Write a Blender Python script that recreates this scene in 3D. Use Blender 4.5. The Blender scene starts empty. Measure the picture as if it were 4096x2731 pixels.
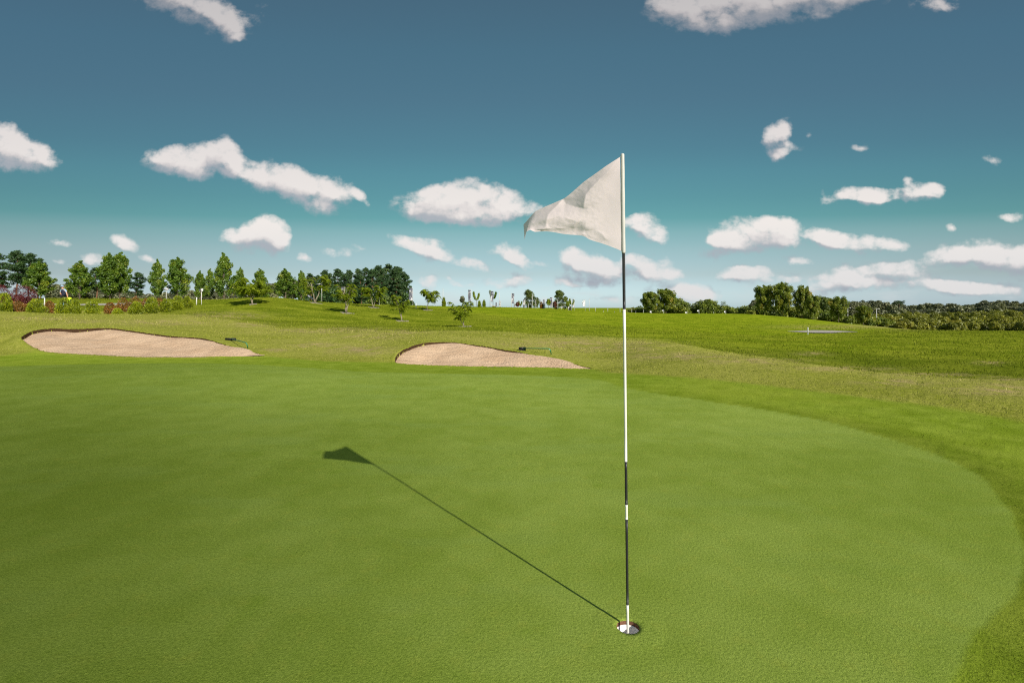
import bpy, bmesh, math, random
import numpy as np
from mathutils import Vector, Matrix

S = bpy.context.scene
COL = S.collection

# ------------------------------------------------------------------ camera
F = 2036.0            # focal length in photo pixels (4096 wide)
CH = 1.5              # camera height
HU, HV = 2048.0, 1230.0
cam_d = bpy.data.cameras.new('camera')
cam = bpy.data.objects.new('camera', cam_d)
COL.objects.link(cam)
cam.location = (0, 0, CH)
cam.rotation_euler = (math.radians(90), 0, 0)
cam_d.sensor_width = 36.0
cam_d.lens = F * 36.0 / 4096.0
cam_d.shift_y = -(1365.5 - HV) / 4096.0
cam_d.clip_end = 6000
cam_d.clip_start = 0.05
S.camera = cam

# ------------------------------------------------------------------ light
SUN_TO = Vector((2.33, -3.125, 2.223)).normalized()
sun_d = bpy.data.lights.new('sun', 'SUN')
sun_d.energy = 4.3
sun_d.angle = math.radians(0.6)
sun_d.color = (1.0, 0.94, 0.86)
sun = bpy.data.objects.new('sun', sun_d)
COL.objects.link(sun)
sun.rotation_euler = SUN_TO.to_track_quat('Z', 'Y').to_euler()
sun.location = SUN_TO * 60
SKY_STRENGTH = 0.1
S.view_settings.view_transform = 'Standard'
S.view_settings.look = 'None'
S.view_settings.exposure = 0.55
S.view_settings.gamma = 1.0
try:
    S.cycles.use_denoising = False
    S.cycles.filter_width = 1.15
    S.cycles.max_bounces = 8
    S.cycles.transparent_max_bounces = 8
    S.cycles.sample_clamp_indirect = 4.0
except Exception:
    pass


# ------------------------------------------------------------------ node helper
class NT:
    def __init__(self, tree):
        self.t = tree
        self.n = tree.nodes
        self.l = tree.links

    def node(self, kind, ins=None, **props):
        nd = self.n.new(kind)
        for k, v in props.items():
            setattr(nd, k, v)
        for k, v in (ins or {}).items():
            self.set(nd, k, v)
        return nd

    def set(self, nd, k, v):
        sock = nd.inputs[k]
        if isinstance(v, bpy.types.NodeSocket):
            self.l.new(v, sock)
        else:
            sock.default_value = v

    def math(self, op, a, b=0.0, c=None, clamp=False):
        ins = {0: a, 1: b}
        if c is not None:
            ins[2] = c
        nd = self.node('ShaderNodeMath', None, operation=op, use_clamp=clamp)
        for k, v in ins.items():
            self.set(nd, k, v)
        return nd.outputs[0]

    def vmath(self, op, a, b=None):
        nd = self.node('ShaderNodeVectorMath', None, operation=op)
        self.set(nd, 0, a)
        if b is not None:
            self.set(nd, 1, b)
        return nd.outputs[0]

    def noise(self, vec, scale, detail=3.0, rough=0.55, dist=0.0):
        nd = self.node('ShaderNodeTexNoise', {'Scale': scale, 'Detail': detail, 'Roughness': rough, 'Distortion': dist})
        self.set(nd, 'Vector', vec)
        return nd.outputs['Fac']

    def smooth(self, x, lo, hi):
        nd = self.node('ShaderNodeMapRange', None, interpolation_type='SMOOTHSTEP')
        self.set(nd, 0, x)
        nd.inputs[1].default_value = lo
        nd.inputs[2].default_value = hi
        nd.inputs[3].default_value = 0.0
        nd.inputs[4].default_value = 1.0
        return nd.outputs[0]

    def lin(self, x, lo, hi, a, b):
        nd = self.node('ShaderNodeMapRange')
        self.set(nd, 0, x)
        for i, q in enumerate((lo, hi, a, b)):
            nd.inputs[i + 1].default_value = q
        return nd.outputs[0]

    def mix(self, fac, a, b, mode='MIX'):
        nd = self.node('ShaderNodeMix', None, data_type='RGBA', blend_type=mode)
        self.set(nd, 0, fac)
        for i, q in ((6, a), (7, b)):
            if not isinstance(q, bpy.types.NodeSocket) and len(q) == 3:
                q = (*q, 1.0)
            self.set(nd, i, q)
        return nd.outputs[2]

    def ramp(self, fac, stops, interp='LINEAR'):
        nd = self.node('ShaderNodeValToRGB')
        nd.color_ramp.interpolation = interp
        el = nd.color_ramp.elements
        while len(el) < len(stops):
            el.new(0.5)
        for e, (p, c) in zip(el, stops):
            e.position = p
            e.color = (*c, 1.0) if len(c) == 3 else c
        self.set(nd, 0, fac)
        return nd.outputs[0]

    def scale3(self, vec, s):
        return self.vmath('MULTIPLY', vec, s)


# ------------------------------------------------------------------ sky
def build_world():
    w = bpy.data.worlds.new('World')
    S.world = w
    w.use_nodes = True
    t = NT(w.node_tree)
    t.n.clear()
    out = t.node('ShaderNodeOutputWorld')
    bg = t.node('ShaderNodeBackground', {'Strength': SKY_STRENGTH})
    t.l.new(bg.outputs[0], out.inputs[0])
    sky = t.node('ShaderNodeTexSky', None, sky_type='NISHITA', sun_disc=False,
                 sun_elevation=math.asin(SUN_TO.z),
                 sun_rotation=math.atan2(SUN_TO.x, SUN_TO.y),
                 altitude=100.0, air_density=1.0, dust_density=0.6, ozone_density=1.6)
    tc = t.node('ShaderNodeTexCoord')
    D = tc.outputs['Generated']
    sep = t.node('ShaderNodeSeparateXYZ', {0: D})
    x, y, z = sep.outputs
    # elevation measure
    y2 = t.math('MULTIPLY', y, y)
    x2 = t.math('MULTIPLY', t.math('MULTIPLY', x, x), 0.22)
    z2 = t.math('MULTIPLY', z, z)
    el = t.math('DIVIDE', z, t.math('SQRT', t.math('ADD', t.math('ADD', y2, x2), z2)))
    skm = t.node('ShaderNodeTexSky', None, sky_type='NISHITA', sun_disc=False,
                 sun_elevation=math.asin(SUN_TO.z), sun_rotation=-math.atan2(SUN_TO.x, SUN_TO.y),
                 altitude=100.0, air_density=1.0, dust_density=0.6, ozone_density=1.6)
    skc = t.mix(0.5, sky.outputs[0], skm.outputs[0])
    tint = t.ramp(t.math('MAXIMUM', el, 0.0), SKY_TINT)
    col = t.mix(1.0, skc, tint, 'MULTIPLY')
    # the sky deepens away from the middle of the view's bearing
    col = t.mix(1.0, col, t.ramp(x2, [(0.0, (1, 1, 1)), (0.11, (0.75, 0.755, 0.81)), (0.2, (0.71, 0.715, 0.78))]), 'MULTIPLY')
    # cumulus clouds: lobes placed by direction on the front half of the sky
    yy = t.math('MAXIMUM', y, 0.05)
    a = t.math('DIVIDE', x, yy)
    b = t.math('DIVIDE', z, yy)
    P = t.node('ShaderNodeCombineXYZ', {0: a, 1: b, 2: 0.0}).outputs[0]

    g = bpy.data.node_groups.new('cloud_field', 'ShaderNodeTree')
    g.interface.new_socket('P', in_out='INPUT', socket_type='NodeSocketVector')
    g.interface.new_socket('Field', in_out='OUTPUT', socket_type='NodeSocketFloat')
    g.interface.new_socket('Smooth', in_out='OUTPUT', socket_type='NodeSocketFloat')
    gt = NT(g)
    gi = gt.node('NodeGroupInput')
    go = gt.node('NodeGroupOutput')
    p = gi.outputs[0]
    wv = gt.node('ShaderNodeTexNoise', {'Vector': p, 'Scale': 9.0, 'Detail': 4.0, 'Roughness': 0.6})
    off = gt.vmath('MULTIPLY', gt.vmath('SUBTRACT', wv.outputs['Color'], (0.5, 0.5, 0.5)), (0.05, 0.035, 0.0))
    pw = gt.vmath('ADD', p, off)
    acc = None
    K = 4096.0 / 2352.0
    for (cx, cy, rx, ry, rot, amp) in CLOUDS:
        m = gt.node('ShaderNodeMapping', {'Vector': pw}, vector_type='TEXTURE')
        m.inputs['Location'].default_value = ((cx * K - HU) / F, (HV - cy * K) / F, 0)
        m.inputs['Rotation'].default_value = (0, 0, math.radians(-rot))
        m.inputs['Scale'].default_value = (rx * K / F * 1.62, ry * K / F * 1.68, 1)
        gr = gt.node('ShaderNodeTexGradient', {'Vector': m.outputs[0]}, gradient_type='SPHERICAL')
        v = gr.outputs['Fac']
        if acc is None:
            acc = gt.math('MULTIPLY', v, amp)
        else:
            acc = gt.math('MULTIPLY_ADD', v, amp, acc)
    n4 = gt.noise(gt.vmath('MULTIPLY', pw, (1, 1.15, 1)), 21.0, 4.0, 0.5)
    puff = gt.math('SUBTRACT', gt.math('MULTIPLY', gt.math('ABSOLUTE', gt.math('SUBTRACT', n4, 0.5)), 3.2), 0.30)
    n1 = gt.noise(gt.vmath('MULTIPLY', p, (1, 1.3, 1)), 27.0, 8.0, 0.62, 0.0)
    n3 = gt.noise(gt.vmath('ADD', p, (1.3, 5.1, 2.0)), 10.0, 2.0, 0.5)
    nn = gt.math('ADD', gt.math('MULTIPLY', gt.math('SUBTRACT', n1, 0.5), 1.7), gt.math('ADD', gt.math('MULTIPLY', puff, 0.45), gt.math('MULTIPLY', gt.math('SUBTRACT', n3, 0.5), 0.9)))
    present = gt.smooth(acc, 0.0, 0.28)
    fld = gt.math('ADD', gt.math('MINIMUM', acc, 0.95), gt.math('MULTIPLY', nn, present))
    gt.l.new(fld, go.inputs[0])
    gt.l.new(acc, go.inputs[1])

    def fieldat(vec):
        gn = t.node('ShaderNodeGroup')
        gn.node_tree = g
        t.l.new(vec, gn.inputs[0])
        return gn.outputs[0], gn.outputs[1]
    f0, a0 = fieldat(P)
    f1, a1 = fieldat(t.vmath('ADD', P, (0.010, 0.024, 0.0)))
    macro = t.math('DIVIDE', t.math('SUBTRACT', a0, a1), t.math('ADD', t.math('MULTIPLY', a0, 0.6), 0.4))
    up = t.math('MULTIPLY', t.math('MINIMUM', t.math('MAXIMUM', macro, -0.05), 0.4), 0.4)
    dens = t.math('POWER', t.smooth(t.math('ADD', f0, t.math('MULTIPLY', up, t.smooth(a0, 0.15, 0.4))), 0.20, 0.98), 0.85)
    dens = t.math('MULTIPLY', dens, t.lin(t.smooth(a0, 0.1, 0.6), 0.0, 1.0, 0.55, 1.0))
    front = t.smooth(y, 0.06, 0.2)
    dens = t.math('MULTIPLY', t.math('MULTIPLY', dens, front), t.smooth(z, 0.0, 0.02))
    thick = t.smooth(f0, 0.35, 1.1)
    shade = t.math('ADD', t.math('SUBTRACT', f0, f1), 0.0)
    lit = t.math('ADD', t.math('MULTIPLY', macro, 1.5), t.math('MULTIPLY', t.math('SUBTRACT', shade, t.math('SUBTRACT', a0, a1)), 0.38))
    lit = t.math('ADD', lit, t.math('ADD', 0.46, t.math('MULTIPLY', t.math('SUBTRACT', f0, 0.8), 0.26)), clamp=True)
    ccol = t.ramp(lit, CLOUD_RAMP)
    # higher clouds a little dimmer, as the sky there
    dim = t.ramp(t.math('MAXIMUM', el, 0.0), [(0.0, (0.82, 0.86, 0.90)), (0.07, (0.88, 0.91, 0.94)), (0.16, (1, 1, 1)), (0.32, (0.86, 0.86, 0.88)), (0.52, (0.62, 0.63, 0.66))])
    ccol = t.mix(1.0, ccol, dim, 'MULTIPLY')
    # thin haze of low cloud at the horizon
    low = t.noise(t.vmath('MULTIPLY', P, (2.2, 9.0, 1)), 3.2, 5.0, 0.55)
    lowm = t.math('MULTIPLY', t.smooth(low, 0.48, 0.75), t.math('SUBTRACT', 1.0, t.smooth(el, 0.02, 0.1)))
    lowm = t.math('MULTIPLY', lowm, 0.55)
    col = t.mix(lowm, col, t.mix(1.0, LOW_CLOUD, LOW_CLOUD, 'MIX'))
    fin = t.mix(t.math('MULTIPLY', dens, 0.97), col, ccol)
    t.l.new(fin, bg.inputs[0])


CLOUDS = [(cx, cy, rx, ry, rot, amp) for (cx, cy, rx, ry, rot, amp) in [
    # cx, cy, rx, ry in a 2352-wide layout, tilt, strength
    (440, 12, 110, 40, 20, .95), (520, 62, 42, 34, 40, .85), (360, -15, 90, 30, 20, .9), (545, 85, 16, 16, 30, .6), (600, 30, 30, 40, 60, .33),
    (1650, 15, 130, 46, -3, 1.0), (1800, 0, 150, 40, -8, 1.0), (1550, 25, 45, 32, 30, .8), (1640, 58, 60, 24, 0, .8), (1950, -15, 90, 26, 0, .8),
    (2150, 8, 52, 22, 0, .72), (1900, 30, 60, 14, -20, .5),
    (10, 340, 85, 42, 15, 1.0), (75, 358, 50, 28, 15, .95), (-50, 345, 80, 50, 0, 1.0), (15, 418, 12, 8, 0, .3),
    (385, 366, 50, 24, 0, 1.0), (455, 364, 70, 34, -4, 1.0), (517, 348, 30, 34, -20, .95), (435, 392, 36, 18, 0, .7), (555, 395, 50, 24, 30, .9),
    (630, 408, 62, 36, 15, .85), (700, 436, 80, 32, 20, .95), (780, 432, 62, 27, 20, .75), (735, 476, 34, 16, 10, .65), (835, 452, 34, 9, 40, .55),
    (590, 545, 60, 28, -8, 1.0), (612, 532, 36, 28, 20, 1.0), (640, 565, 26, 22, 50, .8), (535, 545, 34, 22, 0, .6),
    (980, 474, 64, 34, 15, 1.0), (1078, 462, 78, 44, 0, 1.1), (1150, 476, 48, 32, 0, .95), (1055, 498, 90, 22, 5, .9), (1020, 450, 40, 24, 0, .8),
    (1228, 484, 34, 24, -10, .7),
    (988, 572, 42, 24, 15, .85), (938, 562, 44, 14, 20, .7), (1020, 588, 30, 12, 30, .6),
    (1165, 584, 40, 20, 10, .8), (1195, 602, 28, 10, 30, .6),
    (1350, 612, 60, 24, 10, .95), (1385, 618, 40, 18, 0, .8), (1308, 590, 26, 18, 30, .7),
    (1488, 525, 40, 26, 30, .95), (1512, 552, 22, 14, 40, .7), (1460, 514, 26, 14, 0, .7),
    (1488, 620, 54, 28, 5, 1.05), (1552, 628, 28, 10, 10, .5),
    (1788, 328, 22, 42, -10, .85), (1764, 316, 20, 22, 30, .65), (1803, 300, 18, 26, 20, .7), (1822, 344, 24, 12, -10, .55), (1795, 362, 22, 12, 0, .6),
    (1975, 335, 24, 8, 8, .6), (2280, 367, 28, 9, 5, .62), (1855, 315, 12, 9, 0, .45), (1895, 432, 8, 8, 0, .3),
    (1912, 455, 30, 15, 0, .65), (2018, 450, 62, 18, 5, .85), (1978, 443, 40, 17, 10, .8), (2112, 440, 44, 22, 5, .85), (2092, 418, 14, 14, 0, .55), (2150, 438, 22, 14, 0, .6),
    (1735, 538, 80, 36, -4, 1.1), (1690, 568, 62, 16, 0, .8), (1790, 520, 42, 24, 0, .7), (1795, 556, 40, 13, 10, .8), (1665, 552, 34, 14, 0, .5),
    (1935, 558, 64, 22, 5, .85), (1895, 543, 38, 18, 8, .75), (2005, 552, 38, 18, 0, .55),
    (1718, 632, 60, 21, 5, .95), (1685, 628, 32, 14, 0, .7),
    (2275, 590, 112, 30, 5, 1.05), (2195, 590, 56, 18, 0, .8), (2350, 604, 70, 32, 5, 1.0),
    (2070, 612, 82, 18, 2, .95), (1945, 634, 46, 24, 0, 1.0), (1985, 655, 96, 16, 5, .85), (2150, 652, 120, 18, 5, .95), (2260, 668, 110, 16, 5, .6), (2345, 660, 60, 14, 0, .6),
    (288, 562, 30, 14, 25, .85), (212, 596, 30, 14, 5, .9), (135, 600, 40, 8, 15, .4), (155, 515, 10, 8, 30, .2),
    (775, 578, 36, 12, 15, .6), (825, 574, 22, 8, 25, .4), (1035, 636, 26, 9, 25, .65), (990, 650, 24, 20, 40, .85), (1190, 638, 34, 16, 5, .9), (1140, 654, 46, 13, 10, .75), (1070, 655, 28, 8, 10, .45),
    (700, 590, 21, 10, 20, .72), (900, 640, 31, 10, 10, .72), (1090, 610, 42, 12, 15, .76), (1450, 590, 27, 12, 10, .76), (1640, 590, 27, 12, 0, .76), (1840, 600, 42, 12, 5, .76), (1880, 668, 52, 13, 0, .8), (2060, 560, 31, 12, 10, .72), (2180, 520, 14, 10, 10, .66), (1560, 660, 35, 12, 5, .76), (1290, 640, 35, 12, 8, .76), (1830, 640, 31, 12, 0, .76), (2330, 495, 27, 9, 0, .76), (130, 560, 27, 9, 10, .66), (340, 600, 27, 8, 10, .6),
    (1395, 652, 42, 14, 5, .8), (1330, 654, 46, 12, 5, .6), (1608, 676, 56, 22, 0, .95), (1570, 692, 40, 12, 0, .7), (1258, 690, 50, 14, 0, .6), (1400, 690, 70, 12, 0, .6), (1500, 665, 28, 12, 0, .6), (1240, 608, 60, 8, 10, .4),
]]
# multiplies the sky by elevation: the teal grading of the evening-blue air
SKY_TINT = [(0.0, (0.640, 0.860, 1.200)), (0.015, (0.632, 0.808, 1.124)), (0.064, (0.553, 0.597, 0.653)), (0.112, (0.536, 0.605, 0.551)), (0.146, (0.455, 0.597, 0.493)), (0.172, (0.307, 0.540, 0.427)),
            (0.207, (0.296, 0.526, 0.420)), (0.252, (0.308, 0.532, 0.434)), (0.296, (0.319, 0.508, 0.427)), (0.377, (0.365, 0.515, 0.441)), (0.451, (0.39, 0.555, 0.472)), (0.511, (0.42, 0.555, 0.47)),
            (0.60, (0.45, 0.52, 0.48)), (0.80, (1.0, 0.95, 0.85))]
CLOUD_RAMP = [(0.0, (2.95, 3.15, 3.45)), (0.28, (3.35, 3.45, 3.65)), (0.5, (4.3, 4.18, 4.2)), (0.72, (5.35, 5.02, 4.9)), (1.0, (6.1, 5.75, 5.5))]
LOW_CLOUD = (4.3, 4.6, 4.7)
build_world()

# ------------------------------------------------------------------ numeric helpers
rng = np.random.default_rng(7)
random.seed(7)


def vnoise(x, y, seed=0):
    """smooth value noise in -1..1"""
    xi = np.floor(x).astype(np.int64)
    yi = np.floor(y).astype(np.int64)
    fx = x - xi
    fy = y - yi
    fx = fx * fx * (3 - 2 * fx)
    fy = fy * fy * (3 - 2 * fy)

    def h(i, j):
        n = (i * 374761393 + j * 668265263 + seed * 974634777) & 0x7fffffff
        n = ((n ^ (n >> 13)) * 1274126177) & 0x7fffffff
        n = n ^ (n >> 16)
        return (n & 0xffff) / 32767.5 - 1.0
    a = h(xi, yi)
    b = h(xi + 1, yi)
    c = h(xi, yi + 1)
    d = h(xi + 1, yi + 1)
    return (a * (1 - fx) + b * fx) * (1 - fy) + (c * (1 - fx) + d * fx) * fy


def fbm(x, y, seed=0, octv=4):
    s = 0
    a = 1.0
    t = 0
    for o in range(octv):
        s = s + a * vnoise(x * 2 ** o, y * 2 ** o, seed + o)
        t += a
        a *= 0.5
    return s / t


def sstep(x, lo, hi):
    t = np.clip((x - lo) / (hi - lo), 0, 1)
    return t * t * (3 - 2 * t)


def poly_sd(px, py, poly):
    """signed distance to a closed polygon, positive inside"""
    poly = np.asarray(poly, float)
    d2 = np.full(px.shape, 1e18)
    ins = np.zeros(px.shape, bool)
    n = len(poly)
    for i in range(n):
        ax, ay = poly[i]
        bx, by = poly[(i + 1) % n]
        ex, ey = bx - ax, by - ay
        L = ex * ex + ey * ey + 1e-12
        t = np.clip(((px - ax) * ex + (py - ay) * ey) / L, 0, 1)
        dx = px - ax - t * ex
        dy = py - ay - t * ey
        d2 = np.minimum(d2, dx * dx + dy * dy)
        c = ((ay > py) != (by > py))
        xx = (bx - ax) * (py - ay) / ((by - ay) if by != ay else 1e-12) + ax
        ins ^= (c & (px < xx))
    d = np.sqrt(d2)
    return np.where(ins, d, -d)


def resample_closed(pts, step):
    pts = np.asarray(pts, float)
    q = np.vstack([pts, pts[:1]])
    # Catmull-Rom through the points
    out = []
    n = len(pts)
    for i in range(n):
        p0, p1, p2, p3 = pts[i - 1], pts[i], pts[(i + 1) % n], pts[(i + 2) % n]
        m = max(2, int(np.linalg.norm(p2[:2] - p1[:2]) / step))
        for k in range(m):
            t = k / m
            out.append(0.5 * ((2 * p1) + (-p0 + p2) * t + (2 * p0 - 5 * p1 + 4 * p2 - p3) * t * t + (-p0 + 3 * p1 - 3 * p2 + p3) * t ** 3))
    return np.array(out)


def zof(v, Y):
    return CH + (HV - v) / F * Y


def Xof(u, Y):
    return (u - HU) / F * Y


# ------------------------------------------------------------------ mesh helpers
def mesh_np(name, V, Fc, mats=(), parent=None, smooth=False, mat_idx=None, pattrs=None, fattrs=None, loc=None):
    """V (n,3); Fc (m,k) constant k, or list of such arrays"""
    if not isinstance(Fc, list):
        Fc = [Fc]
    Fc = [np.asarray(f, np.int32) for f in Fc if len(f)]
    me = bpy.data.meshes.new(name)
    V = np.asarray(V, np.float32)
    me.vertices.add(len(V))
    me.vertices.foreach_set('co', V.ravel())
    nl = sum(f.size for f in Fc)
    npg = sum(len(f) for f in Fc)
    me.loops.add(nl)
    me.loops.foreach_set('vertex_index', np.concatenate([f.ravel() for f in Fc]))
    me.polygons.add(npg)
    tot = np.concatenate([np.full(len(f), f.shape[1], np.int32) for f in Fc])
    st = np.concatenate([[0], np.cumsum(tot)[:-1]]).astype(np.int32)
    me.polygons.foreach_set('loop_start', st)
    try:
        me.polygons.foreach_set('loop_total', tot)
    except Exception:
        pass
    if smooth:
        me.polygons.foreach_set('use_smooth', np.ones(npg, bool))
    if mat_idx is not None:
        me.polygons.foreach_set('material_index', np.asarray(mat_idx, np.int32))
    for m in (mats if isinstance(mats, (list, tuple)) else [mats]):
        me.materials.append(m)
    for k, v in (pattrs or {}).items():
        me.attributes.new(k, 'FLOAT', 'POINT').data.foreach_set('value', np.asarray(v, np.float32))
    for k, v in (fattrs or {}).items():
        me.attributes.new(k, 'FLOAT', 'FACE').data.foreach_set('value', np.asarray(v, np.float32))
    me.update(calc_edges=True)
    me.validate()
    o = bpy.data.objects.new(name, me)
    COL.objects.link(o)
    if parent is not None:
        o.parent = parent
    if loc is not None:
        o.location = loc
    return o


def tag(o, label=None, cat=None, group=None, kind=None):
    for k, v in (('label', label), ('category', cat), ('group', group), ('kind', kind)):
        if v:
            o[k] = v
    return o


def thing(name, loc, label, cat, group=None, rz=0.0):
    o = bpy.data.objects.new(name, None)
    o.empty_display_size = 0.2
    COL.objects.link(o)
    o.location = loc
    o.rotation_euler = (0, 0, rz)
    return tag(o, label, cat, group)


def copy_tree(o, parent=None):
    c = o.copy()
    COL.objects.link(c)
    c.parent = parent
    for ch in list(o.children):
        copy_tree(ch, c)
    return c


class MB:
    """collects tubes, boxes, lathes into one mesh"""
    def __init__(self):
        self.v = []
        self.q = []
        self.t = []
        self.n = 0

    def add(self, V, Q=None, T=None):
        b = self.n
        self.v.append(np.asarray(V, float))
        self.n += len(V)
        if Q is not None and len(Q):
            self.q.append(np.asarray(Q) + b)
        if T is not None and len(T):
            self.t.append(np.asarray(T) + b)

    def tube(self, pts, radii, n=8, cap=True):
        pts = np.asarray(pts, float)
        m = len(pts)
        if np.isscalar(radii):
            radii = [radii] * m
        tg = np.gradient(pts, axis=0)
        tg /= np.linalg.norm(tg, axis=1)[:, None] + 1e-9
        ref = np.array([0.0, 0, 1]) if abs(tg[0][2]) < 0.9 else np.array([1.0, 0, 0])
        V = []
        for i in range(m):
            a = np.cross(tg[i], ref)
            a /= np.linalg.norm(a) + 1e-9
            b = np.cross(tg[i], a)
            ref = np.cross(a, tg[i]) if True else ref
            for k in range(n):
                th = 2 * math.pi * k / n
                V.append(pts[i] + radii[i] * (math.cos(th) * a + math.sin(th) * b))
        Q = []
        for i in range(m - 1):
            for k in range(n):
                k2 = (k + 1) % n
                Q.append((i * n + k, i * n + k2, (i + 1) * n + k2, (i + 1) * n + k))
        T = []
        if cap:
            V.append(pts[0])
            V.append(pts[-1])
            c0, c1 = m * n, m * n + 1
            for k in range(n):
                k2 = (k + 1) % n
                T.append((c0, k2, k))
                T.append((c1, (m - 1) * n + k, (m - 1) * n + k2))
        self.add(V, Q, T)

    def box(self, c, s, R=None):
        V = np.array([[x, y, z] for x in (-.5, .5) for y in (-.5, .5) for z in (-.5, .5)]) * np.array(s)
        if R is not None:
            V = V @ np.asarray(R).T
        V = V + np.array(c)
        self.add(V, [(0, 1, 3, 2), (4, 6, 7, 5), (0, 4, 5, 1), (2, 3, 7, 6), (0, 2, 6, 4), (1, 5, 7, 3)])

    def build(self, name, mats, parent=None, smooth=True, loc=None):
        V = np.vstack(self.v)
        Fc = []
        if self.q:
            Fc.append(np.vstack(self.q))
        if self.t:
            Fc.append(np.vstack(self.t))
        return mesh_np(name, V, Fc, mats, parent, smooth, loc=loc)


# ------------------------------------------------------------------ materials
def new_mat(name):
    m = bpy.data.materials.new(name)
    m.use_nodes = True
    t = NT(m.node_tree)
    t.n.clear()
    out = t.node('ShaderNodeOutputMaterial')
    return m, t, out


def plain(name, col, rough=0.6, metal=0.0, var=0.12, scale=18.0, spec=0.3):
    m, t, out = new_mat(name)
    tc = t.node('ShaderNodeTexCoord').outputs['Object']
    n = t.noise(tc, scale, 4.0)
    c = t.mix(n, tuple(max(0, q * (1 - var)) for q in col), tuple(min(1, q * (1 + var)) for q in col))
    b = t.node('ShaderNodeBsdfPrincipled', {'Base Color': c, 'Roughness': rough, 'Metallic': metal, 'Specular IOR Level': spec})
    t.l.new(b.outputs[0], out.inputs[0])
    return m


LEAF_GAIN = 1.75


def leaf_mat(name, c1, c2, c3=None, trans=0.35, noise_scale=0.8):
    m, t, out = new_mat(name)
    at = t.node('ShaderNodeAttribute', None, attribute_name='tint').outputs['Fac']
    c1, c2, c3 = [tuple(min(0.5, q * LEAF_GAIN) for q in c) if c else None for c in (c1, c2, c3)]
    c1, c2, c3 = [(c[0] * 1.12, c[1], c[2] * 0.75) if c else None for c in (c1, c2, c3)]
    stops = [(0.0, c1), (0.75, c2)] + ([(1.0, c3)] if c3 else [])
    c = t.ramp(at, stops)
    geo = t.node('ShaderNodeNewGeometry').outputs['Position']
    n = t.noise(geo, noise_scale, 3.0)
    c = t.mix(1.0, c, t.ramp(n, [(0.25, (0.72, 0.74, 0.7)), (0.75, (1.2, 1.18, 1.15))]), 'MULTIPLY')
    d = t.node('ShaderNodeBsdfDiffuse', {'Color': c})
    tr = t.node('ShaderNodeBsdfTranslucent', {'Color': t.mix(1.0, c, (1.15, 1.2, 0.7), 'MULTIPLY')})
    gl = t.node('ShaderNodeBsdfGlossy', {'Color': (0.9, 0.95, 0.9, 1), 'Roughness': 0.5})
    s = t.node('ShaderNodeMixShader', {0: trans, 1: d.outputs[0], 2: tr.outputs[0]})
    s2 = t.node('ShaderNodeMixShader', {0: 0.035, 1: s.outputs[0], 2: gl.outputs[0]})
    t.l.new(s2.outputs[0], out.inputs[0])
    return m


GREEN_A, GREEN_B = (0.158, 0.222, 0.028), (0.206, 0.274, 0.046)
FRINGE_A, FRINGE_B = (0.15, 0.215, 0.014), (0.215, 0.282, 0.030)
ROUGH_A, ROUGH_B = (0.20, 0.225, 0.024), (0.315, 0.31, 0.065)
LUSH_A, LUSH_B = (0.14, 0.20, 0.007), (0.24, 0.285, 0.016)
DRY = (0.36, 0.275, 0.125)


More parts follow.
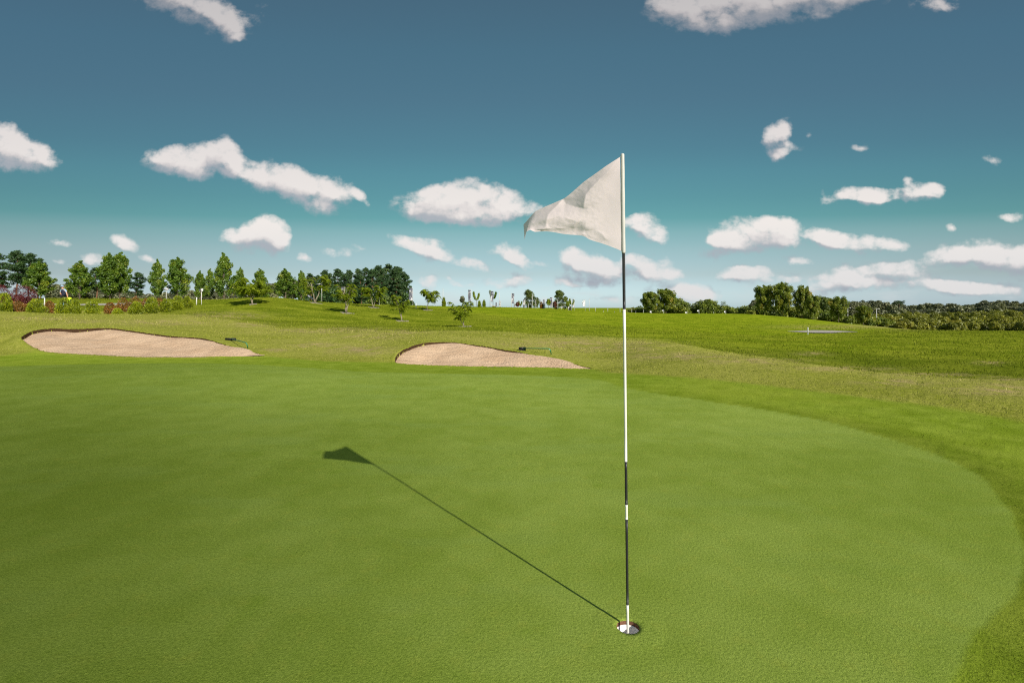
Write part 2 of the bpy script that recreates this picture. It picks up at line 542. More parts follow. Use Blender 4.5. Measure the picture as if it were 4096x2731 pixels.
def ground_material():
    m, t, out = new_mat('turf')
    pos = t.node('ShaderNodeNewGeometry').outputs['Position']

    def A(nm):
        return t.node('ShaderNodeAttribute', None, attribute_name=nm).outputs['Fac']
    green, fringe, lush, dry, earth, bank = A('green'), A('fringe'), A('lush'), A('dry'), A('earth'), A('bank')
    big = t.noise(pos, 0.35, 4.0, 0.55)
    mid = t.noise(pos, 2.2, 5.0, 0.6)
    med = t.noise(pos, 9.0, 4.0, 0.6)
    fine = t.noise(pos, 70.0, 4.0, 0.75)
    vfine = t.noise(pos, 210.0, 3.0, 0.8)
    patch = t.noise(t.vmath('MULTIPLY', pos, (0.28, 0.6, 0.6)), 1.0, 5.0, 0.6)
    # putting green
    gm = t.math('ADD', t.math('MULTIPLY', big, 0.55), t.math('MULTIPLY', mid, 0.45))
    gc = t.mix(t.smooth(gm, 0.36, 0.64), GREEN_A, GREEN_B)
    gc = t.mix(t.math('MULTIPLY', t.smooth(med, 0.5, 0.75), 0.35), gc, (0.238, 0.272, 0.040))
    gc = t.mix(t.math('MULTIPLY', t.smooth(t.noise(pos, 3.3, 3.0), 0.58, 0.75), 0.4), gc, (0.140, 0.215, 0.020))
    gc = t.mix(t.math('MULTIPLY', t.smooth(t.noise(t.vmath('MULTIPLY', pos, (0.5, 1.3, 1)), 1.1, 4.0, 0.6), 0.5, 0.7), 0.55), gc, (0.185, 0.258, 0.050))
    gc = t.mix(1.0, gc, t.ramp(A('vignette_tone'), [(0.0, (0.56, 0.58, 0.52)), (0.7, (1.0, 1.0, 1.0)), (1.0, (1.16, 1.14, 1.2))]), 'MULTIPLY')  # corner falloff painted into the green's colour
    # fringe
    fc = t.mix(t.smooth(mid, 0.3, 0.7), FRINGE_A, FRINGE_B)
    fc = t.mix(t.math('MULTIPLY', t.smooth(big, 0.45, 0.65), 0.5), fc, (0.24, 0.29, 0.03))
    fc = t.mix(A('collar'), fc, t.mix(t.smooth(mid, 0.35, 0.65), (0.095, 0.138, 0.010), (0.15, 0.19, 0.020)))
    # rough
    rm = t.math('ADD', t.math('MULTIPLY', big, 0.4), t.math('MULTIPLY', med, 0.6))
    rc = t.mix(t.smooth(rm, 0.36, 0.64), ROUGH_A, ROUGH_B)
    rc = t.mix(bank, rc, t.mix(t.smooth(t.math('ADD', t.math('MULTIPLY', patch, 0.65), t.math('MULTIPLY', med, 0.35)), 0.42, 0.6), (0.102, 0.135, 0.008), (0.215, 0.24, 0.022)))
    rc = t.mix(A('hollow_shade'), rc, t.mix(t.smooth(med, 0.35, 0.65), (0.07, 0.105, 0.006), (0.115, 0.15, 0.010)))  # shade of the dip painted in as darker turf
    lc = t.mix(t.smooth(t.math('ADD', t.math('MULTIPLY', patch, 0.6), t.math('MULTIPLY', t.noise(pos, 0.9, 4.0), 0.4)), 0.4, 0.6), LUSH_A, LUSH_B)
    rc = t.mix(lush, rc, lc)
    dn = t.smooth(t.noise(pos, 1.7, 5.0, 0.65), 0.36, 0.66)
    rc = t.mix(t.math('MULTIPLY', dry, dn), rc, DRY)
    c = t.mix(fringe, rc, fc)
    c = t.mix(green, c, gc)
    sp = t.math('ADD', t.math('MULTIPLY', fine, 0.4), t.math('MULTIPLY', vfine, 0.6))
    spk = t.ramp(sp, [(0.37, (0.50, 0.56, 0.40)), (0.5, (1.0, 1.0, 1.0)), (0.63, (1.55, 1.45, 1.65))])
    c = t.mix(1.0, c, spk, 'MULTIPLY')
    ec = t.mix(t.smooth(fine, 0.35, 0.65), (0.018, 0.010, 0.006), (0.085, 0.048, 0.026))
    c = t.mix(earth, c, ec)
    hgt = t.math('ADD', t.math('MULTIPLY', vfine, 0.0035), t.math('MULTIPLY', fine, 0.008))
    hr = t.math('ADD', t.math('MULTIPLY', t.math('SUBTRACT', t.noise(pos, 22.0, 4.0, 0.7), 0.5), 0.05), hgt)
    h = t.node('ShaderNodeMix', None, data_type='FLOAT')
    t.set(h, 0, t.math('MAXIMUM', green, t.math('MULTIPLY', fringe, 0.8)))
    t.set(h, 2, hr)
    t.set(h, 3, hgt)
    bp = t.node('ShaderNodeBump', {'Strength': 0.65, 'Distance': 1.0, 'Height': h.outputs[0]})
    d = t.node('ShaderNodeBsdfPrincipled', {'Base Color': c, 'Roughness': 1.0, 'Specular IOR Level': 0.0, 'Normal': bp.outputs[0]})
    t.l.new(d.outputs[0], out.inputs[0])
    return m


def sand_material():
    m, t, out = new_mat('bunker_sand')
    pos = t.node('ShaderNodeNewGeometry').outputs['Position']
    n1 = t.noise(pos, 1.2, 4.0)
    n2 = t.noise(pos, 14.0, 4.0, 0.6)
    n3 = t.noise(pos, 70.0, 3.0, 0.7)
    c = t.mix(t.smooth(n1, 0.3, 0.7), (0.55, 0.38, 0.24), (0.655, 0.47, 0.31))
    c = t.mix(1.0, c, t.ramp(n3, [(0.36, (0.76, 0.74, 0.72)), (0.64, (1.2, 1.2, 1.19))]), 'MULTIPLY')
    # raked grooves, curving round the bunker
    wv = t.node('ShaderNodeTexWave', {'Vector': pos, 'Scale': 0.9, 'Distortion': 6.0, 'Detail': 2.0, 'Detail Scale': 0.5}, wave_type='RINGS', rings_direction='Z')
    h = t.math('ADD', t.math('MULTIPLY', n2, 0.07), t.math('MULTIPLY', n3, 0.026))
    h = t.math('ADD', h, t.math('MULTIPLY', wv.outputs['Fac'], 0.010))
    bp = t.node('ShaderNodeBump', {'Strength': 0.8, 'Distance': 1.0, 'Height': h})
    d = t.node('ShaderNodeBsdfPrincipled', {'Base Color': c, 'Roughness': 0.95, 'Specular IOR Level': 0.1, 'Normal': bp.outputs[0]})
    t.l.new(d.outputs[0], out.inputs[0])
    return m


M_TURF = ground_material()
M_SAND = sand_material()
M_EARTH = plain('earth', (0.12, 0.068, 0.036), 0.95, 0, 0.6, 30.0, 0.05)
M_SOIL = plain('cup_soil', (0.17, 0.085, 0.05), 0.95, 0, 0.5, 220.0, 0.05)

# ------------------------------------------------------------------ terrain
B1 = [(77, 1350, 17.6), (117, 1327, 18.6), (201, 1313, 19.4), (290, 1316, 19.7), (374, 1312, 20), (444, 1311, 20.1), (514, 1320, 19.9),
      (608, 1333, 19.5), (702, 1345, 19.1), (795, 1350, 18.8), (842, 1358, 18.4), (935, 1386, 17.3), (992, 1400, 16.7), (1052, 1425, 15.8),
      (795, 1430, 15.3), (561, 1430, 15.2), (458, 1426, 15.3), (327, 1419, 15.5), (187, 1411, 16.0), (131, 1395, 16.5), (94, 1372, 17.1)]
B2 = [(1572, 1447, 15.0), (1579, 1423, 15.8), (1602, 1402, 16.5), (1649, 1381, 17.2), (1704, 1369, 17.7), (1772, 1367, 17.9), (1823, 1368, 17.9),
      (1883, 1377, 17.6), (1946, 1385, 17.3), (2010, 1397, 16.9), (2074, 1406, 16.6), (2138, 1420, 16.1), (2223, 1435, 15.6), (2308, 1457, 14.9),
      (2372, 1475, 14.3), (2223, 1473, 13.9), (1968, 1468, 13.9), (1798, 1465, 14.0), (1670, 1460, 14.2), (1590, 1455, 14.6)]

TC = {
    -900: [(14, 1450), (18, 1390), (24, 1310), (33, 1240), (40, 1240), (45, 1215), (55, 1200), (75, 1195)],
    -200: [(13, 1466), (15.5, 1425), (18, 1382), (21, 1330), (27, 1274), (33, 1243), (39, 1245), (43, 1222), (55, 1200), (75, 1195)],
    0: [(13, 1465), (15.5, 1424), (18, 1378), (21, 1320), (27, 1270), (33.5, 1246), (38, 1247), (43, 1224), (52, 1202), (75, 1195)],
    200: [(13.2, 1461), (22, 1290), (27, 1268), (34, 1256), (38, 1256), (43, 1227), (48, 1215), (52, 1205), (75, 1195)],
    400: [(13.4, 1457), (22.5, 1292), (27, 1272), (34, 1260), (39, 1258), (43, 1232), (46, 1222), (52, 1205), (60, 1197), (75, 1195)],
    600: [(13.6, 1454), (22, 1306), (27, 1277), (31.5, 1258), (34, 1264), (38, 1257), (43, 1238), (50, 1212), (58, 1198), (75, 1196)],
    800: [(13.7, 1453), (21, 1330), (26, 1296), (30, 1266), (32.5, 1272), (36, 1262), (42, 1238), (48, 1216), (58, 1202), (75, 1200)],
    1000: [(13.4, 1458), (18, 1388), (22, 1345), (26, 1310), (28.5, 1291), (31, 1299), (35, 1280), (42, 1235), (49, 1193), (58, 1200), (75, 1206)],
    1150: [(13.0, 1465), (18, 1390), (22, 1350), (25, 1326), (27, 1316), (29.5, 1324), (33.5, 1300), (38, 1268), (44, 1225), (50, 1194), (60, 1202), (75, 1210)],
    1300: [(12.4, 1476), (15, 1440), (18, 1396), (21, 1354), (23.5, 1329), (25.5, 1324), (28, 1334), (33, 1306), (40, 1262), (46, 1232), (52, 1213), (62, 1215), (75, 1216)],
    1450: [(11.9, 1486), (15, 1442), (18.3, 1390), (21, 1346), (23, 1326), (25, 1323), (27.5, 1333), (32, 1314), (38, 1285), (46, 1245), (55, 1219), (75, 1220)],
    1600: [(11.7, 1490), (20, 1345), (22.5, 1330), (24.5, 1328), (27, 1336), (31, 1318), (35, 1304), (42, 1285), (50, 1248), (60, 1222), (80, 1223)],
    1750: [(11.6, 1493), (20, 1342), (24, 1330), (29, 1319), (36, 1306), (42, 1290), (52, 1250), (62, 1226), (80, 1226)],
    1900: [(11.5, 1495), (20, 1354), (24, 1336), (30, 1318), (37, 1302), (46, 1275), (56, 1248), (70, 1228), (90, 1230)],
    2050: [(11.4, 1498), (19, 1376), (24, 1345), (32, 1314), (42, 1288), (54, 1258), (70, 1230), (90, 1232)],
    2200: [(11.2, 1503), (18, 1404), (24, 1358), (32, 1325), (44, 1293), (58, 1260), (74, 1237), (95, 1239)],
    2400: [(10.6, 1519), (13, 1484), (18, 1428), (22, 1385), (25, 1350), (28, 1354), (32, 1340), (45, 1302), (62, 1265), (80, 1247), (100, 1248)],
    2700: [(10.5, 1521), (14, 1445), (18, 1402), (21, 1372), (24, 1382), (29, 1362), (40, 1322), (56, 1290), (75, 1268), (95, 1254), (115, 1256)],
    3000: [(10, 1535), (13, 1462), (16, 1426), (18.5, 1440), (24, 1416), (30, 1372), (40, 1338), (58, 1302), (78, 1275), (98, 1257), (120, 1260)],
    3150: [(9.5, 1551), (12.5, 1470), (15, 1442), (18, 1460), (24, 1432), (30, 1380), (38, 1344), (42, 1335), (48, 1323), (60, 1306), (80, 1286), (100, 1268), (125, 1270)],
    3300: [(9, 1569), (12, 1490), (14.5, 1463), (17.5, 1484), (24, 1452), (30, 1386), (37, 1346), (42, 1335), (48, 1323), (60, 1313), (80, 1297), (100, 1284), (125, 1285)],
    3450: [(8, 1610), (11.5, 1508), (14, 1483), (17, 1508), (23, 1470), (29, 1398), (39, 1340), (48, 1326), (60, 1318), (80, 1308), (100, 1300), (125, 1300)],
    3650: [(7.5, 1635), (11, 1528), (13.5, 1500), (16.5, 1528), (22, 1486), (27, 1420), (34, 1362), (45, 1330), (58, 1322), (75, 1320), (100, 1316), (125, 1312)],
    3850: [(7, 1664), (10, 1552), (13, 1513), (16, 1540), (21, 1500), (26, 1425), (36, 1362), (48, 1334), (58, 1323), (75, 1330), (100, 1330)],
    4096: [(6.6, 1690), (9, 1592), (12.5, 1521), (15, 1545), (20, 1506), (25, 1440), (30, 1398), (38, 1358), (50, 1332), (60, 1325), (80, 1335), (100, 1335)],
    4500: [(7, 1680), (10, 1568), (12.5, 1525), (15, 1548), (21, 1490), (28, 1405), (40, 1355), (60, 1326), (100, 1335)],
    5300: [(8, 1640), (14, 1510), (28, 1405), (40, 1355), (60, 1326), (100, 1330)],
}
FARZ = {-900: 4.0, 600: 4.0, 1150: 2.2, 1600: 1.6, 2050: 1.0, 2400: 0.2, 3000: -1.0, 3450: -2.6, 4096: -3.5, 5300: -3.5}


def build_rbf():
    P = []
    for u, rows in TC.items():
        for Y, v in rows:
            P.append((u, Y, zof(v, Y)))
    for (u, v, Y) in B1 + B2:
        P.append((u, Y, zof(v, Y)))
    for u, z in FARZ.items():
        for Y in (180, 400, 1500):
            P.append((u, Y, z))
    for u in range(-900, 5400, 500):
        for Y in (1.0, 3.0, 6.0, 8.5):
            P.append((u, Y, 0.0))
    P = np.array(P)
    q = np.c_[P[:, 0] / 700.0, np.log(P[:, 1]) * 3.2]
    r2 = ((q[:, None, :] - q[None, :, :]) ** 2).sum(-1)
    K = 0.5 * r2 * np.log(r2 + 1e-12)
    n = len(P)
    K[np.arange(n), np.arange(n)] = 2e-3
    A = np.zeros((n + 3, n + 3))
    A[:n, :n] = K
    A[:n, n] = 1
    A[:n, n + 1:] = q
    A[n:, :n] = A[:n, n:].T
    sol = np.linalg.solve(A, np.r_[P[:, 2], 0, 0, 0])
    return q, sol


RQ, RS = build_rbf()


def terrain_uy(u, Y):
    u = np.clip(np.asarray(u, float), -1100, 5400)
    Y = np.asarray(Y, float)
    sh = np.broadcast(u, Y).shape
    uu = np.broadcast_to(u, sh).ravel() / 700.0
    YY = np.broadcast_to(Y, sh).ravel()
    ll = np.log(np.clip(YY, 0.8, 1500)) * 3.2
    out = np.zeros(uu.shape)
    n = len(RQ)
    for s in range(0, len(uu), 20000):
        a = uu[s:s + 20000]
        b = ll[s:s + 20000]
        r2 = (a[:, None] - RQ[None, :, 0]) ** 2 + (b[:, None] - RQ[None, :, 1]) ** 2
        out[s:s + 20000] = (0.5 * r2 * np.log(r2 + 1e-12)) @ RS[:n] + RS[n] + RS[n + 1] * a + RS[n + 2] * b
    out *= sstep(YY, 7.0, 10.5)
    return out.reshape(sh)


def terrain(X, Y):
    Y = np.asarray(Y, float)
    return terrain_uy(np.asarray(X) / np.maximum(Y, 0.3) * F + HU, Y)


def g(u, Y):
    """point on the ground in picture column u at distance Y"""
    return float(Xof(u, Y)), float(Y), float(terrain_uy(u, Y))


def hit(u, v, y0=11.0, y1=110.0):
    Ys = np.exp(np.linspace(math.log(y0), math.log(y1), 900))
    z = terrain_uy(np.full(900, float(u)), Ys)
    vv = HV - (z - CH) * F / Ys
    i = np.argmax(vv <= v)
    return float(Ys[i]) if vv[i] <= v else 60.0


def plan(pts):
    return [(Xof(u, Y), Y) for (u, v, Y) in pts]


B1P = resample_closed(plan(B1), 0.12)
B2P = resample_closed(plan(B2), 0.12)
GREEN_POLY = resample_closed([(Xof(u, Y), Y) for u, Y in [(-800, 12.6), (-300, 12.9), (0, 13.05), (470, 13.55), (800, 13.7), (1090, 13.1), (1300, 12.4), (1500, 11.75), (1750, 11.55),
                              (2000, 11.4), (2250, 11.05), (2400, 10.57), (2515, 9.4), (2833, 8.14), (3121, 7.29), (3337, 6.6), (3554, 5.84), (3734, 5.22), (3914, 4.58)]]
                              + [(3.64, 3.72), (3.25, 3.25), (2.94, 2.94), (2.58, 2.62), (2.25, 2.42), (1.95, 2.2), (1.62, 1.9), (1.2, 1.45), (0.5, 0.9), (-3, -1), (-12, -2), (-19, 4), (-20, 9)], 0.25)
_fr = [(-900, 14.6), (-300, 15.2), (0, 15.5), (130, 16.2), (300, 15.4), (560, 15.0), (800, 15.2), (1052, 15.75), (1250, 14.9), (1420, 14.6), (1572, 14.8), (1670, 14.2), (1968, 13.95), (2223, 13.95), (2372, 14.0),
       (2420, 12.4), (2560, 11.6), (2833, 10.57), (3121, 9.6), (3554, 8.2), (3914, 7.24), (4096, 6.64), (4400, 5.9), (4900, 5.0), (5600, 4.0)]
FRINGE_POLY = resample_closed([(Xof(u, Y), Y) for u, Y in _fr] + [(7.2, 2.6), (6.2, 0.5), (3, -3), (-10, -6), (-26, 0), (-28, 9)], 0.3)

HOLE_Y = 2.395
HOLE_X = Xof(2512, HOLE_Y)

DRY_SPOTS = [(900, 1262, 150, 13), (1000, 1300, 90, 10), (1330, 1322, 230, 12), (1600, 1328, 120, 10), (1250, 1380, 90, 10), (1480, 1345, 120, 12), (2250, 1375, 260, 20), (2450, 1395, 160, 18), (2720, 1425, 230, 16),
             (3000, 1445, 200, 13), (3350, 1475, 220, 10), (3700, 1498, 200, 8), (4050, 1515, 200, 8), (4000, 1560, 200, 26), (3600, 1530, 200, 14), (3960, 1452, 60, 8), (1100, 1400, 60, 7), (3250, 1415, 60, 8), (300, 1285, 120, 8), (3400, 1308, 260, 9), (3640, 1318, 130, 6), (2500, 1375, 200, 14), (650, 1290, 200, 12), (150, 1275, 160, 10), (1450, 1400, 130, 20)]


def masks(X, Y, Z):
    u = X / np.maximum(Y, 0.3) * F + HU
    v = HV - (Z - CH) * F / np.maximum(Y, 0.3)
    nz = fbm(X * 1.3, Y * 1.3, 3, 3)
    near = np.clip(Y, 1, 30)
    gsd = poly_sd(X, Y, GREEN_POLY) + 0.03 * fbm(X * 4, Y * 4, 11, 3)
    w = 0.012 + 0.004 * near
    green = sstep(gsd, -w, w)
    fsd = poly_sd(X, Y, FRINGE_POLY) + 0.10 * fbm(X * 1.5, Y * 1.5, 12, 3)
    fringe = sstep(fsd, -0.18 - 0.006 * near, 0.12 + 0.006 * near)
    # lush mown fairway on the plateau and the green banks
    lush_lo = np.interp(u, [-900, 600, 760, 1000, 1300, 1500, 1800, 2100, 2400, 2700, 3000, 3400, 3700, 5000], [1180, 1180, 1246, 1275, 1292, 1308, 1312, 1330, 1350, 1378, 1396, 1415, 1435, 1465])
    lush = sstep(lush_lo - v + 10 * nz, -8, 14) * (Y > 14)
    lush *= np.interp(u, [-900, 700, 900, 1500, 2100, 2600, 3300, 3700, 5000], [0, 0.15, .25, .25, .4, .55, .45, .25, .2])
    plat = np.interp(u, [1200, 1500, 1650, 1800, 2000, 2200, 2400, 2700, 3000, 3300, 3500, 3700, 5000], [1200, 1212, 1226, 1240, 1268, 1288, 1302, 1326, 1345, 1345, 1328, 1318, 1300])
    lush = np.maximum(lush, sstep(plat - v + 7 * nz, -3, 6) * (Y > 30) * (u > 1300))
    near_lip = np.maximum(np.exp(-(poly_sd(X, Y, B1P) / 1.1) ** 2), np.exp(-(poly_sd(X, Y, B2P) / 1.1) ** 2)) * 0.15
    lush = np.clip(np.maximum(lush, near_lip), 0, 1)
    dry = np.zeros_like(u)
    for (cu, cv, ru, rv) in DRY_SPOTS:
        dry = np.maximum(dry, np.exp(-(((u - cu) / ru) ** 2 + ((v - cv) / rv) ** 2)))
    dry = np.clip(dry * 1.0, 0, 1) * (Y > 8)
    return green, fringe, lush, dry, u, v


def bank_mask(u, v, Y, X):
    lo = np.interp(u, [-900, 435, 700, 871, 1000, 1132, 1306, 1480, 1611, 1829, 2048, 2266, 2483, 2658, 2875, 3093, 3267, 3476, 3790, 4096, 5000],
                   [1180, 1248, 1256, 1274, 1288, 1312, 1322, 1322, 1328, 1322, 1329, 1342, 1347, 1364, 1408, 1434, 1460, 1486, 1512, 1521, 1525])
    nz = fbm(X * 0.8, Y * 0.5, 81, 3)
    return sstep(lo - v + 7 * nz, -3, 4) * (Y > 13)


def hollow_shade_mask(u, v, Y, X):  # band of low ground at right that gets painted shade
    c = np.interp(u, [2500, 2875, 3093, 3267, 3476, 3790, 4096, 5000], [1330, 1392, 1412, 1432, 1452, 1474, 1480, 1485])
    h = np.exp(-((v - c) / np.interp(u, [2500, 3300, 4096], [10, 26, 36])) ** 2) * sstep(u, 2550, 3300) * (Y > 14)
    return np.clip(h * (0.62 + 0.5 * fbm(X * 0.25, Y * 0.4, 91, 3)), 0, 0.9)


def build_ground():
    us = np.concatenate([np.arange(-5200, -160, 120), np.arange(-160, 4260, 6.0), np.arange(4260, 9400, 120)])
    Ys = np.concatenate([np.exp(np.linspace(math.log(0.35), math.log(13.0), 190))[:-1], np.arange(13.0, 21.2, 0.055), np.exp(np.linspace(math.log(21.2), math.log(110), 210)), np.exp(np.linspace(math.log(115), math.log(2500), 36))])
    U, YY = np.meshgrid(us, Ys)
    X = (U - HU) / F * YY
    Z = terrain_uy(U, YY)
    d1 = poly_sd(X, YY, B1P)
    d2 = poly_sd(X, YY, B2P)
    db = np.maximum(d1, d2)
    green, fringe, lush, dry, u, v = masks(X, YY, Z)
    bank = bank_mask(u, v, YY, X)
    hollow_shade = hollow_shade_mask(u, v, YY, X)
    gsd = poly_sd(X, YY, GREEN_POLY)
    collar = (1 - sstep(-gsd + 0.25 * fbm(X * 1.2, YY * 1.2, 61, 3), 0.08, 0.7)) * sstep(X, 1.2, 3.2) * np.interp(YY, [2.5, 4.5, 7, 10], [1.0, 0.8, 0.5, 0.25])
    collar = np.maximum(collar, sstep(X - 2.6, 0, 1.0) * (1 - sstep(YY, 2.6, 3.6)))
    vignette_tone = np.clip(sstep(X / np.maximum(YY, 2.0) + 0.12 * fbm(X * 0.5, YY * 0.5, 62, 2), -1.05, 0.25), 0, 1) * 0.74  # mostly a painted vignette: turf colour darker to the left
    vignette_tone = np.clip(vignette_tone + 0.42 * sstep(YY + 0.8 * fbm(X * 0.3, YY * 0.3, 63, 2), 4.0, 10.5), 0, 1)
    amp = 0.014 * (1 - green) * (1 - 0.6 * fringe) + 0.0015
    amp = amp * sstep(np.hypot(X - HOLE_X, YY - HOLE_Y), 0.3, 1.2)
    Z = Z + amp * (fbm(X * 5, YY * 5, 31, 3)) + 0.035 * sstep(YY, 12, 20) * (1 - fringe) * fbm(X * 0.9, YY * 0.9, 41, 3)
    Z = Z + 0.012 * green * sstep(YY, 3.2, 6) * fbm(X * 0.45, YY * 0.6, 51, 2)
    Zl = Z - 0.62 * sstep(db, 0.05, 0.11)
    nr, nc = U.shape
    V = np.c_[X.ravel(), YY.ravel(), Zl.ravel()]
    idx = np.arange(nr * nc).reshape(nr, nc)
    Q = np.stack([idx[:-1, :-1], idx[:-1, 1:], idx[1:, 1:], idx[1:, :-1]], -1).reshape(-1, 4)
    rh = np.hypot(V[:, 0] - HOLE_X, V[:, 1] - HOLE_Y)
    Q = Q[~(rh[Q] < 0.085).any(1)]
    att = {'green': green.ravel(), 'fringe': fringe.ravel(), 'lush': lush.ravel(), 'dry': dry.ravel(), 'bank': bank.ravel(), 'collar': collar.ravel(), 'hollow_shade': hollow_shade.ravel(), 'vignette_tone': vignette_tone.ravel(), 'earth': np.zeros(nr * nc)}
    # collar of turf round the cut hole
    nb = 72
    th = np.linspace(0, 2 * math.pi, nb, endpoint=False)
    jit = 0.0012 * rng.standard_normal(nb)
    rings = [(0.0535, -0.004), (0.0545, 0.001), (0.075, 0.0016), (0.16, 0.0016), (0.21, -0.003)]
    RV = []
    for k, (r, z) in enumerate(rings):
        rr = r + (jit if k < 2 else 0)
        RV.append(np.c_[HOLE_X + rr * np.cos(th), HOLE_Y + rr * np.sin(th), np.full(nb, z)])
    RV = np.vstack(RV)
    b = len(V)
    RQd = []
    for k in range(len(rings) - 1):
        for i in range(nb):
            j = (i + 1) % nb
            RQd.append((b + k * nb + i, b + k * nb + j, b + (k + 1) * nb + j, b + (k + 1) * nb + i))
    # wide sheet behind and beside the camera
    c = b + len(RV)
    SV = np.array([[-90, -60, -.03], [90, -60, -.03], [90, 1.2, -.03], [-90, 1.2, -.03]], float)
    SQ = np.array([[c, c + 1, c + 2, c + 3]])
    V = np.vstack([V, RV, SV])
    Q = np.vstack([Q, np.array(RQd), SQ])
    ex = len(RV)
    for k in att:
        tail = np.ones(ex) if k in ('green', 'fringe') else (np.full(ex, 0.74) if k == 'vignette_tone' else np.zeros(ex))
        e2 = np.ones(4) if k == 'fringe' else np.zeros(4)
        att[k] = np.concatenate([att[k], tail, e2])
    # the sheet must not fill the cup
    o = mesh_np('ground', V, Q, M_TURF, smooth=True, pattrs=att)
    tag(o, 'mown golf course turf: pale putting green, darker fringe and rolling rough', None, None, 'structure')
    return o


GROUND = build_ground()

# ------------------------------------------------------------------ bunkers
def build_bunker(poly, label, seed, lip_left):
    n = len(poly)
    c = poly.mean(0)
    ks = np.concatenate([[1.0, 0.985, 0.96], np.linspace(0.93, 0.0, 34)])
    V = []
    for k in ks:
        V.append(c + (poly - c) * k)
    V = np.vstack(V)
    d = np.maximum(poly_sd(V[:, 0], V[:, 1], poly), 0)
    z = terrain(V[:, 0], V[:, 1])
    umin = poly[:, 0].min()
    left = 1 - sstep(V[:, 0] - umin, 0.2, 2.2)
    dip = 0.012 + 0.045 * sstep(fbm(V[:, 0] * 0.9, V[:, 1] * 0.9, seed + 9, 2), -0.5, 0.5) + lip_left * left + 0.20 * sstep(d, 0.0, 1.3)
    right = sstep((V[:, 0] - umin) / (poly[:, 0].max() - umin), 0.55, 0.95)
    dip = dip - 0.045 * right * (1 - sstep(d, 0.1, 0.5))
    z = z - dip + 0.02 * fbm(V[:, 0] * 2.5, V[:, 1] * 2.5, seed, 3) * sstep(d, 0.1, 0.6)
    V3 = np.c_[V, z]
    m = len(ks)
    Q = []
    for r in range(m - 1):
        i = np.arange(n)
        j = (i + 1) % n
        Q.append(np.stack([r * n + i, r * n + j, (r + 1) * n + j, (r + 1) * n + i], -1))
    o = mesh_np('sand_bunker', V3, np.vstack(Q), M_SAND, smooth=True)
    tag(o, label, 'bunker', None, 'structure')
    # turf lip with its cut earth face
    nx = np.roll(poly, -1, 0) - np.roll(poly, 1, 0)
    nx /= np.linalg.norm(nx, axis=1)[:, None]
    nrm = np.c_[-nx[:, 1], nx[:, 0]]
    tst = poly_sd((poly + nrm * 0.05)[:, 0], (poly + nrm * 0.05)[:, 1], poly)
    nrm *= np.where(tst > 0, 1, -1)[:, None]
    # finer along the edge
    P = np.repeat(poly, 4, 0)
    N2 = np.repeat(nrm, 4, 0)
    for s in range(1, 4):
        f = s / 4
        P[s::4] = poly * (1 - f) + np.roll(poly, -1, 0) * f
        N2[s::4] = nrm * (1 - f) + np.roll(nrm, -1, 0) * f
    L = len(P)
    r2 = np.random.default_rng(seed)
    j1 = np.convolve(np.r_[r2.standard_normal(L + 4)], [.2, .3, .3, .2], 'same')[:L]
    j2 = r2.standard_normal(L)
    prof = [(-0.16, -0.02, 0, 0), (-0.06, 0.010, 0, 0.003), (0.045, 0.010, 0.014, 0.005), (0.065, -0.008, 0.016, 0.006), (0.08, -0.5, 0.012, 0)]
    LV = []
    ea = []
    for k, (dd, dz, jd, jz) in enumerate(prof):
        q = P + N2 * (dd + jd * j1)[:, None]
        zz = terrain(q[:, 0], q[:, 1]) + (dz + jz * j2)
        LV.append(np.c_[q, zz])
        ea.append(np.full(L, (0, 0, 0.0, 1, 1)[k]))
    LV = np.vstack(LV)
    ea = np.concatenate(ea)
    Q = []
    for k in range(len(prof) - 1):
        i = np.arange(L)
        j = (i + 1) % L
        Q.append(np.stack([k * L + i, k * L + j, (k + 1) * L + j, (k + 1) * L + i], -1))
    gr, fr, lu, dr, _, _ = masks(LV[:, 0], LV[:, 1], LV[:, 2])
    mesh_np('earth_lip', LV, np.vstack(Q), M_TURF, parent=o, smooth=False,
            pattrs={'green': gr, 'fringe': fr, 'lush': np.maximum(lu, 0.3), 'dry': dr * 0.5, 'earth': ea})
    return o


build_bunker(B1P, 'wider sand bunker with pale raked sand, below the row of clipped shrubs', 3, 0.10)
build_bunker(B2P, 'smaller sand bunker with a long green-handled rake above its right end', 5, 0.08)


# ------------------------------------------------------------------ rough grass (uncountable)
def grass_mat(name, c1, c2, c3):
    m, t, out = new_mat(name)
    at = t.node('ShaderNodeAttribute', None, attribute_name='tint').outputs['Fac']
    lu = t.node('ShaderNodeAttribute', None, attribute_name='lush').outputs['Fac']
    c = t.ramp(at, [(0.0, c1), (0.6, c2), (1.0, c3)])
    c2n = t.ramp(at, [(0.0, (0.15, 0.205, 0.007)), (0.6, LUSH_B), (1.0, (0.31, 0.33, 0.05))])
    bk = t.node('ShaderNodeAttribute', None, attribute_name='bank').outputs['Fac']
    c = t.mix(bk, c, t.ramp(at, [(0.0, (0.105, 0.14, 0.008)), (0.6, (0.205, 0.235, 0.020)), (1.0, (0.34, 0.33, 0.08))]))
    c = t.mix(lu, c, c2n)
    d = t.node('ShaderNodeBsdfDiffuse', {'Color': c})
    tr = t.node('ShaderNodeBsdfTranslucent', {'Color': c})
    s = t.node('ShaderNodeMixShader', {0: 0.3, 1: d.outputs[0], 2: tr.outputs[0]})
    t.l.new(s.outputs[0], out.inputs[0])
    return m


